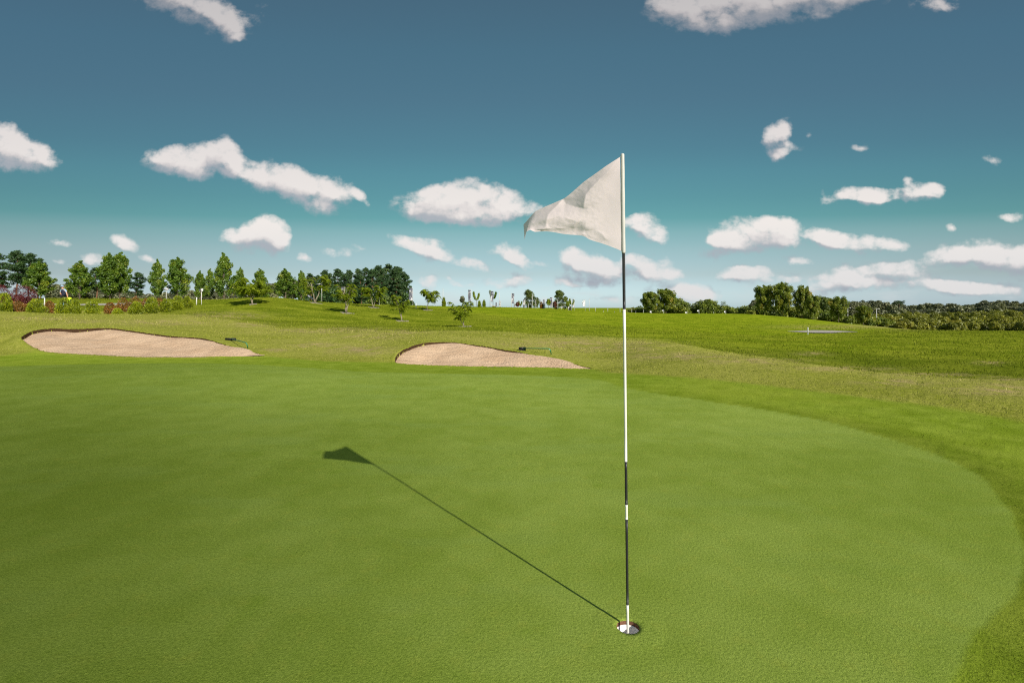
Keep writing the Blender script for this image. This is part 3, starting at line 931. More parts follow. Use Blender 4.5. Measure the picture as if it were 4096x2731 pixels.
def blades(name, X, Y, hgt, wid, tint, lush, mat, seed, bank=None):
    r = np.random.default_rng(seed)
    n = len(X)
    Z = terrain(X, Y)
    a = r.uniform(0, 2 * math.pi, n)
    lean = r.uniform(0.1, 0.75, n)
    az = r.uniform(0, 2 * math.pi, n)
    p = np.c_[X, Y, Z - 0.01]
    w = np.c_[np.cos(a), np.sin(a), np.zeros(n)] * (wid / 2)[:, None]
    tip = p + np.c_[np.cos(az) * lean * hgt, np.sin(az) * lean * hgt, hgt]
    V = np.stack([p - w, p + w, tip], 1).reshape(-1, 3)
    T = np.arange(3 * n).reshape(-1, 3)
    o = mesh_np(name, V, T, mat, fattrs={'tint': tint, 'lush': lush, 'bank': bank if bank is not None else np.zeros(n)})
    return o


def scatter_rough():
    N = 420000
    r = np.random.default_rng(19)
    # even on the picture's scale: nearer grass is denser per metre only as far as it shows
    u = r.uniform(-250, 4350, N)
    Y = np.exp(r.uniform(math.log(5.0), math.log(78), N))
    X = (u - HU) / F * Y
    Z = terrain_uy(u, Y)
    gr, fr, lu, dr, _, v = masks(X, Y, Z)
    db = np.maximum(poly_sd(X, Y, B1P), poly_sd(X, Y, B2P))
    keep = (fr < 0.35) & (gr < 0.1) & (db < 0.0)
    clump = fbm(X * 0.8, Y * 0.8, 71, 3)
    keep &= r.uniform(0, 1, N) < np.clip(0.72 + 0.6 * clump - 0.35 * lu * (v < 1300), 0.15, 1)
    bk = bank_mask(u, v, Y, X)[keep]
    hol = hollow_shade_mask(u, v, Y, X)[keep]
    X, Y, lu, dr = X[keep], Y[keep], lu[keep], dr[keep]
    n = len(X)
    h = np.clip(0.034 * r.lognormal(0, 0.4, n), 0.012, 0.12) * np.interp(Y, [5, 15, 30, 80], [0.45, 0.65, 1.2, 1.8]) * (1 - 0.3 * lu) * (1 + 0.5 * bk)
    w = np.interp(Y, [5, 12, 25, 80], [0.010, 0.018, 0.034, 0.08]) * r.uniform(0.7, 1.5, n)
    tint = np.clip(0.45 + 0.18 * r.standard_normal(n) + 0.35 * dr * (fbm(X * 1.7, Y * 1.7, 72, 3) > -0.1), 0, 1)
    tint = np.clip(tint - 0.42 * hol, 0, 1)  # blades darkened with the same painted shade
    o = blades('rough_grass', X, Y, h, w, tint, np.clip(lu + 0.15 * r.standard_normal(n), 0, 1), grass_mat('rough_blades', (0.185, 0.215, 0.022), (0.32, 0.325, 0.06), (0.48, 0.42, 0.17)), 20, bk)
    tag(o, 'uncut tufty grass of the rough on the slopes round the green', 'grass', None, 'stuff')
    # longer fringe turf along the right-hand edge of the green, close to the camera
    N = 150000
    ang = r.uniform(0, 1, N)
    Y = np.exp(r.uniform(math.log(1.7), math.log(11.5), N))
    u = r.uniform(2300, 4700, N)
    X = (u - HU) / F * Y
    gs = poly_sd(X, Y, GREEN_POLY)
    fs = poly_sd(X, Y, FRINGE_POLY)
    keep = (gs < 0.0) & (fs > -0.1)
    X, Y, gs = X[keep], Y[keep], gs[keep]
    n = len(X)
    h = 0.009 * r.lognormal(0, 0.35, n) * sstep(-gs, -0.05, 0.12) * np.interp(Y, [2, 5, 11], [1.3, 1, 1])
    w = np.interp(Y, [1.7, 4, 11], [0.0035, 0.006, 0.014])
    edge = np.exp(-(gs / 0.06) ** 2)
    tint = np.clip(0.3 + 0.2 * r.standard_normal(n) + 0.35 * edge, 0, 1)
    o = blades('fringe_grass', X, Y, h + 0.004, w, tint, np.zeros(n), grass_mat('fringe_blades', (0.075, 0.115, 0.006), (0.165, 0.205, 0.018), (0.36, 0.32, 0.12)), 21)
    tag(o, 'slightly longer fringe grass round the putting green', 'grass', None, 'stuff')


scatter_rough()


# ------------------------------------------------------------------ paths
def path_strip(name, label, near, far, mat):
    """a paved strip between two edges given as (u, Y) lists"""
    n = 60
    a = np.array(near, float)
    b = np.array(far, float)
    t = np.linspace(0, 1, n)
    A = np.c_[np.interp(t, np.linspace(0, 1, len(a)), a[:, 0]), np.interp(t, np.linspace(0, 1, len(a)), a[:, 1])]
    B = np.c_[np.interp(t, np.linspace(0, 1, len(b)), b[:, 0]), np.interp(t, np.linspace(0, 1, len(b)), b[:, 1])]
    m = 14
    V = []
    for k in range(m):
        f = k / (m - 1)
        q = A * (1 - f) + B * f
        z = terrain_uy(q[:, 0], q[:, 1]) + 0.045
        V.append(np.c_[Xof(q[:, 0], q[:, 1]), q[:, 1], z])
    V = np.vstack(V)
    idx = np.arange(m * n).reshape(m, n)
    Q = np.stack([idx[:-1, :-1], idx[:-1, 1:], idx[1:, 1:], idx[1:, :-1]], -1).reshape(-1, 4)
    o = mesh_np(name, V, Q, mat, smooth=True)
    tag(o, label, None, None, 'structure')


M_ASPHALT = plain('path_asphalt', (0.36, 0.33, 0.285), 1.0, 0, 0.15, 6.0, 0.0)
path_strip('path', 'grey cart path behind the shrubs', [(150, 45.2), (330, 45.0), (480, 46.5), (620, 49.0)], [(150, 47.6), (330, 47.4), (480, 49.0), (620, 51.5)], M_ASPHALT)
path_strip('path', 'short stretch of grey cart path in a dip of the fairway', [(3150, 45.6), (3250, 43.2), (3330, 42.8), (3430, 45.0)], [(3150, 46.0), (3250, 48.6), (3330, 48.0), (3430, 45.6)], M_ASPHALT)

# ------------------------------------------------------------------ cup in the green
M_CUP = plain('cup_white', (0.80, 0.78, 0.73), 0.45, 0, 0.04, 40)


def build_cup():
    root = thing('golf_cup', (HOLE_X, HOLE_Y, 0.0), 'white plastic cup sunk in the green, holding the foot of the tall flagstick', 'golf hole')
    n = 64
    th = np.linspace(0, 2 * math.pi, n, endpoint=False)

    def lathe(name, prof, mat, jit=0.0):
        V = []
        for (r, z) in prof:
            rr = r + jit * rng.standard_normal(n)
            V.append(np.c_[rr * np.cos(th), rr * np.sin(th), z + jit * 0.6 * rng.standard_normal(n)])
        V = np.vstack(V)
        Q = []
        for k in range(len(prof) - 1):
            for i in range(n):
                j = (i + 1) % n
                Q.append((k * n + i, k * n + j, (k + 1) * n + j, (k + 1) * n + i))
        return mesh_np(name, V, np.array(Q), mat, parent=root, smooth=False)
    lathe('liner', [(0.0562, -0.024), (0.0535, -0.0235), (0.0528, -0.026), (0.0522, -0.11), (0.02, -0.113), (0.0135, -0.112), (0.0, -0.118)], M_CUP)
    lathe('soil_wall', [(0.0575, -0.003), (0.0548, 0.0008), (0.0542, -0.004), (0.0536, -0.012), (0.0538, -0.020), (0.0545, -0.025)], M_SOIL, 0.0007)


build_cup()

# ------------------------------------------------------------------ flagstick
M_PWHITE = plain('stick_white', (0.66, 0.64, 0.57), 0.35, 0, 0.05, 60)
M_PBLACK = plain('stick_black', (0.022, 0.022, 0.022), 0.4, 0, 0.4, 90)
M_SLEEVE = plain('stick_sleeve', (0.50, 0.485, 0.45), 0.5, 0, 0.10, 30)


def cloth_mat():
    m, t, out = new_mat('flag_cloth')
    pos = t.node('ShaderNodeTexCoord').outputs['Object']
    n = t.noise(pos, 38.0, 4.0, 0.6)
    wv = t.noise(t.vmath('MULTIPLY', pos, (1, 1, 1)), 700.0, 2.0)
    c = t.mix(n, (0.80, 0.672, 0.675), (0.81, 0.682, 0.685))
    h = t.math('ADD', t.math('MULTIPLY', n, 0.0012), t.math('MULTIPLY', wv, 0.0003))
    bp = t.node('ShaderNodeBump', {'Strength': 0.2, 'Distance': 1.0, 'Height': h})
    d = t.node('ShaderNodeBsdfDiffuse', {'Color': c, 'Normal': bp.outputs[0]})
    tr = t.node('ShaderNodeBsdfTranslucent', {'Color': (0.86, 0.66, 0.64, 1), 'Normal': bp.outputs[0]})
    s = t.node('ShaderNodeMixShader', {0: 0.40, 1: d.outputs[0], 2: tr.outputs[0]})
    ho = t.node('ShaderNodeBsdfTransparent')
    s2 = t.node('ShaderNodeMixShader', {0: 0.13, 1: s.outputs[0], 2: ho.outputs[0]})
    t.l.new(s2.outputs[0], out.inputs[0])
    return m


M_CLOTH = cloth_mat()
FT = [(1466, 165), (1270, 290), (1125, 395), (975, 500), (830, 630), (715, 725), (600, 775), (430, 848), (310, 905), (260, 960), (200, 1030), (150, 1085)]
FB = [(1503, 1455), (1420, 1415), (1300, 1370), (1200, 1335), (1110, 1310), (1040, 1285), (990, 1250), (940, 1235), (865, 1228), (770, 1222), (700, 1215), (600, 1195), (540, 1185), (460, 1178), (380, 1180), (300, 1186), (240, 1156), (190, 1180), (165, 1290)]


def arc(pts, m):
    p = np.array(pts, float)
    s = np.r_[0, np.cumsum(np.linalg.norm(np.diff(p, axis=0), axis=1))]
    t = np.linspace(0, s[-1], m)
    return np.c_[np.interp(t, s, p[:, 0]), np.interp(t, s, p[:, 1])]


def smooth1(p, it=2):
    for _ in range(it):
        p[1:-1] = 0.25 * p[:-2] + 0.5 * p[1:-1] + 0.25 * p[2:]
    return p


def build_flagstick():
    z0 = -0.108
    root = thing('flagstick', (HOLE_X, HOLE_Y, z0), 'tall black and white banded flagstick with a blank white flag, standing in the cup', 'flagstick')
    K = F / HOLE_Y

    def zv(v):
        return CH + (HV - v) / K - z0

    def xz(z):   # leaning a touch to the left
        return -0.026 * (z / 2.33)
    # striped pole: rings at each paint edge
    edges = [(2760, None), (2417, 0), (2075, 1), (2017, 0), (1845, 1), (1237, 0), (1012, 1)]
    mb_v, Q, mi = [], [], []
    n = 20
    zs, ms = [], []
    prev = 0.0
    for v, mm in edges:
        z = zv(v) if v < 2700 else 0.0
        zs.append(z)
        ms.append(mm)
    rings = []
    for k in range(len(zs) - 1):
        m_here = ms[k + 1]
        for f in np.linspace(0, 1, 7):
            rings.append((zs[k] * (1 - f) + zs[k + 1] * f, m_here))
    th = np.linspace(0, 2 * math.pi, n, endpoint=False)
    rad = lambda z: 0.0058 + 0.0006 * z
    V = np.vstack([np.c_[xz(z) + rad(z) * np.cos(th), rad(z) * np.sin(th), np.full(n, z)] for z, _ in rings])
    for k in range(len(rings) - 1):
        for i in range(n):
            j = (i + 1) % n
            Q.append((k * n + i, k * n + j, (k + 1) * n + j, (k + 1) * n + i))
            mi.append(rings[k + 1][1])
    mesh_np('pole', V, np.array(Q), [M_PWHITE, M_PBLACK], parent=root, smooth=True, mat_idx=mi)
    # thick sleeve the flag is tied to
    sl = MB()
    za, zb = zv(1013), zv(615)
    pr = [(0, .0062), (0.001, .0083), (0.01, .0088)] + [(f, .0089 + .0004 * math.sin(f * 25)) for f in np.linspace(0.03, 0.985, 24)] + [(0.995, .0080), (1.0, .0045)]
    pts = [(xz(za + (zb - za) * f), 0, za + (zb - za) * f) for f, _ in pr]
    sl.tube(pts, [r for _, r in pr], 20)
    sl.build('sleeve', M_SLEEVE, root)
    # flag
    ns, nt = 170, 96
    T = smooth1(arc(FT, ns), 3)
    B = smooth1(arc(FB, ns), 2)
    s = np.linspace(0, 1, ns)[:, None]
    t = np.linspace(0, 1, nt)[None, :]
    PX = T[:, None, 0] * (1 - t) + B[:, None, 0] * t
    PY = T[:, None, 1] * (1 - t) + B[:, None, 1] * t
    # hoist edge bows slightly
    PX += 4 * np.sin(np.pi * t) * (1 - s) ** 8 * -1
    uu = 2050 + PX / 3.408
    vv = 580 + PY / 3.408
    # folds: solve for a cloth surface whose slope follows the panels between the creases
    px, py = PX.copy(), PY.copy()
    shade = np.zeros((ns, nt))
    for poly in ([(1475, 140), (1430, 225), (1270, 410), (1180, 480), (1060, 600), (1000, 680), (985, 745), (972, 862), (870, 850), (730, 800), (690, 740), (715, 690), (1100, 380)],
                 [(690, 735), (600, 830), (500, 925), (465, 1000), (458, 1110), (400, 1165), (300, 1160), (240, 1138), (150, 1110), (120, 1085), (300, 880), (600, 740)],
                 [(480, 1072), (560, 1010), (700, 978), (770, 1010), (870, 1040), (830, 1130), (720, 1125), (600, 1140), (500, 1122)],
                 [(980, 1205), (1000, 1172), (1120, 1160), (1215, 1205), (1275, 1285), (1180, 1272), (1110, 1242), (1060, 1262)],
                 [(1000, 1080), (1005, 1040), (880, 1100), (860, 1225), (960, 1225)]):
        shade = np.maximum(shade, sstep(poly_sd(px, py, poly), -6, 6) * (0.5 if poly[0][1] > 1000 else 1.0))
    hx = np.linalg.norm(np.diff(V2 := np.stack([px, py], -1), axis=0), axis=-1) / 3.408 / K
    hy = np.linalg.norm(np.diff(V2, axis=1), axis=-1) / 3.408 / K
    sl = -0.06 + 0.76 * shade + 0.06 * np.sin(px * 0.016 + py * 0.005) + 0.05 * fbm(px / 120.0, py / 80.0, 5, 2)
    gx = 0.5 * (sl[1:] + sl[:-1]) * hx
    slv = 0.12 * sstep(py - (px * 0.0 + 1130), -20, 60) * np.sin(px * 0.045)
    gy = 0.5 * (slv[:, 1:] + slv[:, :-1]) * hy
    d = np.vstack([np.zeros((1, nt)), np.cumsum(gx, 0)])
    d = 0.6 * d + 0.4 * d.mean(1, keepdims=True)
    wx, wy = 1.0, 0.12
    for _ in range(5000):
        num = np.zeros_like(d)
        den = np.zeros_like(d)
        num[1:] += wx * (d[:-1] + gx); den[1:] += wx
        num[:-1] += wx * (d[1:] - gx); den[:-1] += wx
        num[:, 1:] += wy * (d[:, :-1] + gy); den[:, 1:] += wy
        num[:, :-1] += wy * (d[:, 1:] - gy); den[:, :-1] += wy
        d = num / den
        d[0] = 0.0
    d += 0.0016 * fbm(px / 60.0, py / 45.0, 6, 2) * sstep(s, 0.05, 0.3)
    d += 0.04 * sstep(s, 0.93, 1.0) * np.sin(np.pi * t)
    Yd = HOLE_Y + d
    X = (uu - HU) / F * Yd
    Z = CH + (HV - vv) / F * Yd
    V = np.c_[X.ravel() - HOLE_X, Yd.ravel() - HOLE_Y, Z.ravel() - z0]
    idx = np.arange(ns * nt).reshape(ns, nt)
    Q = np.stack([idx[:-1, :-1], idx[1:, :-1], idx[1:, 1:], idx[:-1, 1:]], -1).reshape(-1, 4)
    o = mesh_np('flag', V, Q, M_CLOTH, parent=root, smooth=True)
    # two short cord ties at the corners
    for (a, k) in ((0, 0), (0, nt - 1)):
        tie = MB()
        q = V[idx[a, k]]
        tie.tube([q, (xz(q[2]) - 0.006, 0, q[2])], 0.0016, 6)
        tie.build('tie', M_PWHITE, root)


build_flagstick()

# ------------------------------------------------------------------ rakes
M_RAKE = plain('rake_green', (0.02, 0.20, 0.09), 0.35, 0, 0.1, 30, 0.5)
M_RBLACK = plain('rake_black', (0.012, 0.012, 0.012), 0.5, 0, 0.2, 30)


def uvY(u, v, Y):
    return np.array([Xof(u, Y), Y, zof(v, Y)])


def build_rake(pts, headc, heada, headl, label):
    """pts: handle polyline in the world, from head to grip end"""
    base = np.array(headc)
    root = thing('bunker_rake', tuple(base), label, 'rake')
    P = np.array(pts) - base
    h = MB()
    # rounded bend
    q = [P[0]]
    a, b, c = P
    for f in np.linspace(0, 1, 9):
        p0 = b + (a - b) * 0.10
        p2 = b + (c - b) * 0.40
        q.append((1 - f) ** 2 * p0 + 2 * f * (1 - f) * b + f * f * p2)
    q.append(c)
    h.tube(q, 0.016, 10)
    h.build('handle', M_RAKE, root)
    co = MB()
    m = b + (c - b) * 0.12 + (a - b) * 0.02
    dv = (c - b) / np.linalg.norm(c - b)
    co.tube([m, m + dv * 0.035], 0.018, 10)
    co.build('collar', M_CUP, root)
    hd = MB()
    ca, sa = math.cos(heada), math.sin(heada)
    R = np.array([[ca, -sa, 0], [sa, ca, 0], [0, 0, 1]])
    hd.box((0, 0, 0.075), (headl, 0.035, 0.075), R)
    for k in np.linspace(-0.48, 0.48, 15):
        p = R @ np.array([k * headl, 0, 0])
        hd.tube([p + (0, 0, 0.05), p + (0, 0, -0.03)], [0.011, 0.006], 5)
    hd.build('head', M_RBLACK, root, smooth=False)


def on_ground(u, v):
    Y = hit(u, v)
    return np.array(g(u, Y))


p = on_ground(922, 1364)
e = on_ground(992, 1395)
build_rake([p + (0.03, 0, 0.08), uvY(986, 1371, e[1] - 0.12), e + (0, 0, 0.02)], p, 0.32, 0.36, 'green-handled rake with a splayed black head, lying above the tip of the wider bunker')
p = on_ground(2089, 1402)
e = on_ground(2205, 1418)
build_rake([p + (0.03, 0, 0.07), uvY(2200, 1394, e[1] - 0.1), e + (0, 0, 0.01)], p, 0.25, 0.24, 'long bent green rake with a small black head, above the smaller bunker')

# ------------------------------------------------------------------ foliage builders
def cards(C, D, U, w, h, fold=0.25):
    """leaf-shaped quads: C centres, D leaf direction, U leaf normal, sizes w,h"""
    D = D / (np.linalg.norm(D, axis=1)[:, None] + 1e-9)
    Sd = np.cross(D, U)
    Sd /= np.linalg.norm(Sd, axis=1)[:, None] + 1e-9
    Nn = np.cross(Sd, D)
    w = np.broadcast_to(w, len(C))[:, None]
    h = np.broadcast_to(h, len(C))[:, None]
    a = C - D * h * 0.5
    b = C + Sd * w * 0.5 + Nn * w * fold
    c = C + D * h * 0.5
    d = C - Sd * w * 0.5 + Nn * w * fold
    V = np.stack([a, b, c, d], 1).reshape(-1, 3)
    Q = np.arange(4 * len(C)).reshape(-1, 4)
    return V, Q


def rand_dirs(r, n, up=0.0):
    d = r.standard_normal((n, 3))
    d[:, 2] += up
    return d / (np.linalg.norm(d, axis=1)[:, None] + 1e-9)


def clump_leaves(r, centers, rad, per, w, h, up=0.3, flat=1.0, tint0=None, droop=0.0):
    k = len(centers)
    per = np.broadcast_to(per, k)
    rad = np.broadcast_to(rad, k)
    idx = np.repeat(np.arange(k), per)
    n = len(idx)
    off = r.standard_normal((n, 3))
    off /= np.linalg.norm(off, axis=1)[:, None]
    off *= (r.uniform(0.15, 1, n) ** 0.5)[:, None]
    off[:, 2] *= flat
    C = centers[idx] + off * rad[idx][:, None]
    D = rand_dirs(r, n) + off * 0.8
    D[:, 2] -= droop
    U = rand_dirs(r, n, up + 0.4) + off * 0.5
    V, Q = cards(C, D, U, w * r.uniform(0.7, 1.3, n), h * r.uniform(0.7, 1.3, n))
    t = (tint0[idx] if tint0 is not None else 0.45) + 0.15 * r.standard_normal(n)
    return V, Q, np.clip(t, 0, 1)


class Fol:
    def __init__(self):
        self.V, self.Q, self.t, self.n = [], [], [], 0

    def add(self, V, Q, t):
        self.V.append(V)
        self.Q.append(Q + self.n)
        self.t.append(t)
        self.n += len(V)

    def build(self, name, mat, parent):
        return mesh_np(name, np.vstack(self.V), np.vstack(self.Q), mat, parent, fattrs={'tint': np.concatenate(self.t)})


M_MAPLE = leaf_mat('maple_leaf', (0.030, 0.075, 0.010), (0.085, 0.150, 0.016), (0.16, 0.20, 0.02))
M_MAPLE_A = leaf_mat('autumn_maple_leaf', (0.052, 0.090, 0.012), (0.120, 0.160, 0.020), (0.21, 0.185, 0.035))
M_PINE = leaf_mat('pine_needle', (0.012, 0.034, 0.014), (0.030, 0.066, 0.022), (0.065, 0.10, 0.032), 0.15)
M_SUMAC = leaf_mat('sumac_leaf', (0.07, 0.12, 0.010), (0.165, 0.225, 0.016), (0.27, 0.30, 0.03), 0.45)
M_SHRUB = leaf_mat('golden_shrub', (0.05, 0.085, 0.004), (0.20, 0.255, 0.010), (0.32, 0.36, 0.025), 0.4)
M_BARB = leaf_mat('barberry_leaf', (0.06, 0.05, 0.012), (0.19, 0.10, 0.022), (0.32, 0.085, 0.03), 0.35)
M_PURPLE = leaf_mat('purple_leaf', (0.030, 0.008, 0.012), (0.095, 0.017, 0.028), (0.16, 0.04, 0.045), 0.25)
M_BIRCH = leaf_mat('birch_leaf', (0.034, 0.058, 0.014), (0.080, 0.115, 0.026), (0.13, 0.165, 0.05), 0.35)
M_HEDGE = leaf_mat('hedge_leaf', (0.045, 0.075, 0.010), (0.105, 0.145, 0.020), (0.16, 0.185, 0.03), 0.3)
M_SCRUB = leaf_mat('scrub_leaf', (0.075, 0.092, 0.014), (0.135, 0.155, 0.022), (0.19, 0.195, 0.04), 0.3, 0.15)
M_FAR = leaf_mat('far_leaf', (0.055, 0.068, 0.050), (0.092, 0.108, 0.074), (0.13, 0.145, 0.095), 0.2, 0.1)
M_REDLEAF = leaf_mat('red_leaf', (0.045, 0.018, 0.014), (0.10, 0.035, 0.025), (0.14, 0.08, 0.04), 0.3)
M_BARK = plain('bark', (0.135, 0.105, 0.075), 0.9, 0, 0.4, 14, 0.1)
M_PBARK = plain('pine_bark', (0.20, 0.105, 0.062), 0.9, 0, 0.45, 9, 0.1)
M_SBARK = plain('sumac_bark', (0.26, 0.22, 0.16), 0.85, 0, 0.25, 25, 0.15)
M_BBARK = plain('birch_bark', (0.52, 0.50, 0.46), 0.8, 0, 0.25, 12, 0.2)


def maple_parts(root, seed, H, R, leafmat=None, prof='cone', base=0.16, dens=1.0, leaf=0.15):
    """upright young maple: leader with steeply rising branches"""
    r = np.random.default_rng(seed)
    leafmat = leafmat or M_MAPLE
    tr = MB()
    lean = r.uniform(-0.03, 0.03, 2) * H
    zz = np.linspace(0, 0.96, 9)
    P = np.c_[lean[0] * zz ** 2 + 0.015 * H * np.sin(zz * 6), lean[1] * zz ** 2, zz * H]
    tr.tube(P, np.interp(zz, [0, .08, .6, 1], [0.026 * H * .62, 0.015 * H, 0.008 * H, 0.003 * H]), 8)
    f = Fol()
    nb = int(26 * dens)
    cs, rr, tt = [], [], []
    for k in range(nb):
        h0 = base + (0.86 - base) * (k + r.uniform(0, 1)) / nb
        az = k * 2.399 + r.uniform(-0.4, 0.4)
        tnorm = (h0 - base) / (1 - base)
        if prof == 'cone':
            ext = np.interp(tnorm, [0, 0.16, 0.35, 0.7, 1], [0.85, 1.0, 0.86, 0.46, 0.10])
        else:
            ext = np.interp(tnorm, [0, 0.25, 0.55, 0.8, 1], [0.6, 1.0, 0.97, 0.62, 0.12])
        L = R * ext * r.uniform(0.72, 1.12)
        rise = min(r.uniform(0.5, 0.95) * L * (1.15 if prof == 'cone' else 0.75), (0.97 - h0) * H * 0.8)
        s = np.array([0, 0.35, 0.7, 1.0])
        p0 = np.array([np.interp(h0, zz, P[:, 0]), np.interp(h0, zz, P[:, 1]), h0 * H])
        br = p0 + np.c_[np.cos(az) * L * s, np.sin(az) * L * s, rise * s ** 1.25]
        br[:, 2] = np.minimum(br[:, 2], H * 0.995)
        tr.tube(br, [0.006 * H, 0.0045 * H, 0.003 * H, 0.0015 * H], 5, cap=False)
        for sf in (0.42, 0.66, 0.88, 1.02):
            if sf < 0.5 and r.uniform() < 0.35:
                continue
            q = np.array([np.interp(sf, s, br[:, i]) for i in range(3)])
            if sf > 1:
                q += (br[-1] - br[-2]) * 0.12
            cs.append(q + r.standard_normal(3) * 0.03 * R)
            rr.append(R * r.uniform(0.19, 0.33))
            tt.append(0.45 + 0.18 * r.standard_normal() + (0.12 if sf > 0.8 else -0.08))
    # ragged leader tips
    for k in range(5):
        q = np.array([r.uniform(-.12, .12) * R, r.uniform(-.12, .12) * R, H * (0.90 + 0.026 * k)])
        q[:2] += P[-1, :2]
        cs.append(q)
        rr.append(R * (0.17 - 0.022 * k))
        tt.append(0.5)
    f.add(*clump_leaves(r, np.array(cs), np.array(rr), int(82 * dens), leaf * 0.8, leaf * 0.92, 0.5, 1.05, np.array(tt)))
    f.build('crown', leafmat, root)
    tr.build('trunk', M_BARK, root)


def pine_parts(root, seed, H, R, crown0=0.3, dens=1.0, one_sided=0.0):
    """Scots pine: tall bare orange trunk, tiered irregular clumps"""
    r = np.random.default_rng(seed)
    tr = MB()
    zz = np.linspace(0, 0.97, 11)
    P = np.c_[0.02 * H * np.sin(zz * r.uniform(3, 6)), 0.02 * H * np.sin(zz * r.uniform(3, 6) + 1), zz * H]
    tr.tube(P, np.interp(zz, [0, 1], [0.017 * H, 0.004 * H]), 8)
    cs, rr, tt = [], [], []
    nb = int(34 * dens)
    for k in range(nb):
        tn = (k + r.uniform(0, 1)) / nb
        h0 = crown0 + (0.97 - crown0) * tn
        az = k * 2.399 + r.uniform(-0.7, 0.7)
        ext = np.interp(tn, [0, 0.12, 0.45, 0.75, 0.92, 1], [0.5, 0.95, 0.97, 0.66, 0.34, 0.08]) * r.uniform(0.55, 1.15)
        if one_sided:
            ext *= 1 + one_sided * math.cos(az)
        L = R * ext
        s = np.array([0, 0.3, 0.65, 1.0])
        rise = L * r.uniform(-0.12, 0.38)
        p0 = np.array([np.interp(h0, zz, P[:, 0]), np.interp(h0, zz, P[:, 1]), h0 * H])
        br = p0 + np.c_[np.cos(az) * L * s, np.sin(az) * L * s, rise * s ** 1.5]
        tr.tube(br, [0.006 * H, 0.0045 * H, 0.003 * H, 0.0015 * H], 4, cap=False)
        for sf in (0.45, 0.68, 0.88, 1.0):
            if r.uniform() < (0.45 if sf < 0.5 else 0.12):
                continue
            q = np.array([np.interp(sf, s, br[:, i]) for i in range(3)])
            cs.append(q + r.standard_normal(3) * np.array([.1, .1, .05]) * R)
            rr.append(R * r.uniform(0.19, 0.34))
            tt.append(0.4 + 0.2 * r.standard_normal())
    cs.append(P[-1] + np.array([0, 0, 0.015 * H]))
    rr.append(R * 0.18)
    tt.append(0.5)
    f = Fol()
    f.add(*clump_leaves(r, np.array(cs), np.array(rr), int(75 * dens), 0.017 * H, 0.027 * H, 0.6, 0.55, np.array(tt)))
    f.build('crown', M_PINE, root)
    tr.build('trunk', M_PBARK, root)


def sumac_parts(root, seed, H, R, stems=3, bare=0.38, drift=0.0):
    """small multi-stemmed sumac with an umbrella of long drooping compound leaves"""
    r = np.random.default_rng(seed)
    tr = MB()
    f = Fol()
    Cs, Ds, tint = [], [], []
    for k in range(stems):
        a0 = 2 * math.pi * k / stems + r.uniform(-0.5, 0.5)
        sp = R * r.uniform(0.25, 0.5) if stems > 1 else R * 0.1
        top = np.array([math.cos(a0) * sp + drift * R, math.sin(a0) * sp * 0.8, H * r.uniform(0.62, 0.74)])
        s = np.linspace(0, 1, 6)
        st = np.c_[top[0] * s ** 1.3, top[1] * s ** 1.3, top[2] * s]
        st[1:-1, :2] += r.standard_normal((4, 2)) * 0.02 * H
        tr.tube(st, np.interp(s, [0, 1], [0.017 * H, 0.009 * H]), 7)
        nb = 9 if stems > 1 else 15
        for b in range(nb):
            sf = r.uniform(bare / 0.74, 1.0)
            p0 = np.array([np.interp(sf, s, st[:, i]) for i in range(3)])
            az = a0 + r.uniform(-1.9, 1.9)
            L = R * r.uniform(0.35, 0.85)
            q = np.array([math.cos(az) * L, math.sin(az) * L, H * (r.uniform(-0.02, 0.42) - 0.10 * L / R)])
            ss = np.linspace(0, 1, 4)[:, None]
            br = p0 + q * np.c_[ss, ss, ss ** 0.8]
            br[:, 2] = np.minimum(br[:, 2], H * 0.93)
            tr.tube(br, [0.008 * H, 0.006 * H, 0.005 * H, 0.004 * H], 5, cap=False)
            # compound leaves in a spray round each branch end
            for e, cnt in ((br[-1], 8), (br[2], 4), (br[1], 2)):
                for m in range(cnt):
                    az2 = r.uniform(0, 2 * math.pi)
                    ll = R * r.uniform(0.2, 0.36)
                    rise = r.uniform(0.0, 0.95)
                    tb = r.uniform(0.25, 0.75)
                    for x in np.linspace(0.15, 1, 8):
                        pt = e + np.array([math.cos(az2) * ll * x, math.sin(az2) * ll * x, ll * (rise * x - 1.0 * x * x)])
                        for sd in (-1, 1):
                            dd = np.array([math.cos(az2 + sd * 1.0), math.sin(az2 + sd * 1.0), -0.35])
                            Cs.append(pt + dd * 0.035 * R)
                            Ds.append(dd)
                            tint.append(tb + r.uniform(-.15, .15))
    Cs = np.array(Cs)
    Ds = np.array(Ds)
    U = np.tile([0, 0, 1.0], (len(Cs), 1)) + r.standard_normal((len(Cs), 3)) * 0.35
    V, Q = cards(Cs, Ds, U, 0.052 * R, 0.17 * R)
    f.add(V, Q, np.clip(np.array(tint), 0, 1))
    f.build('crown', M_SUMAC, root)
    tr.build('trunk', M_SBARK, root)


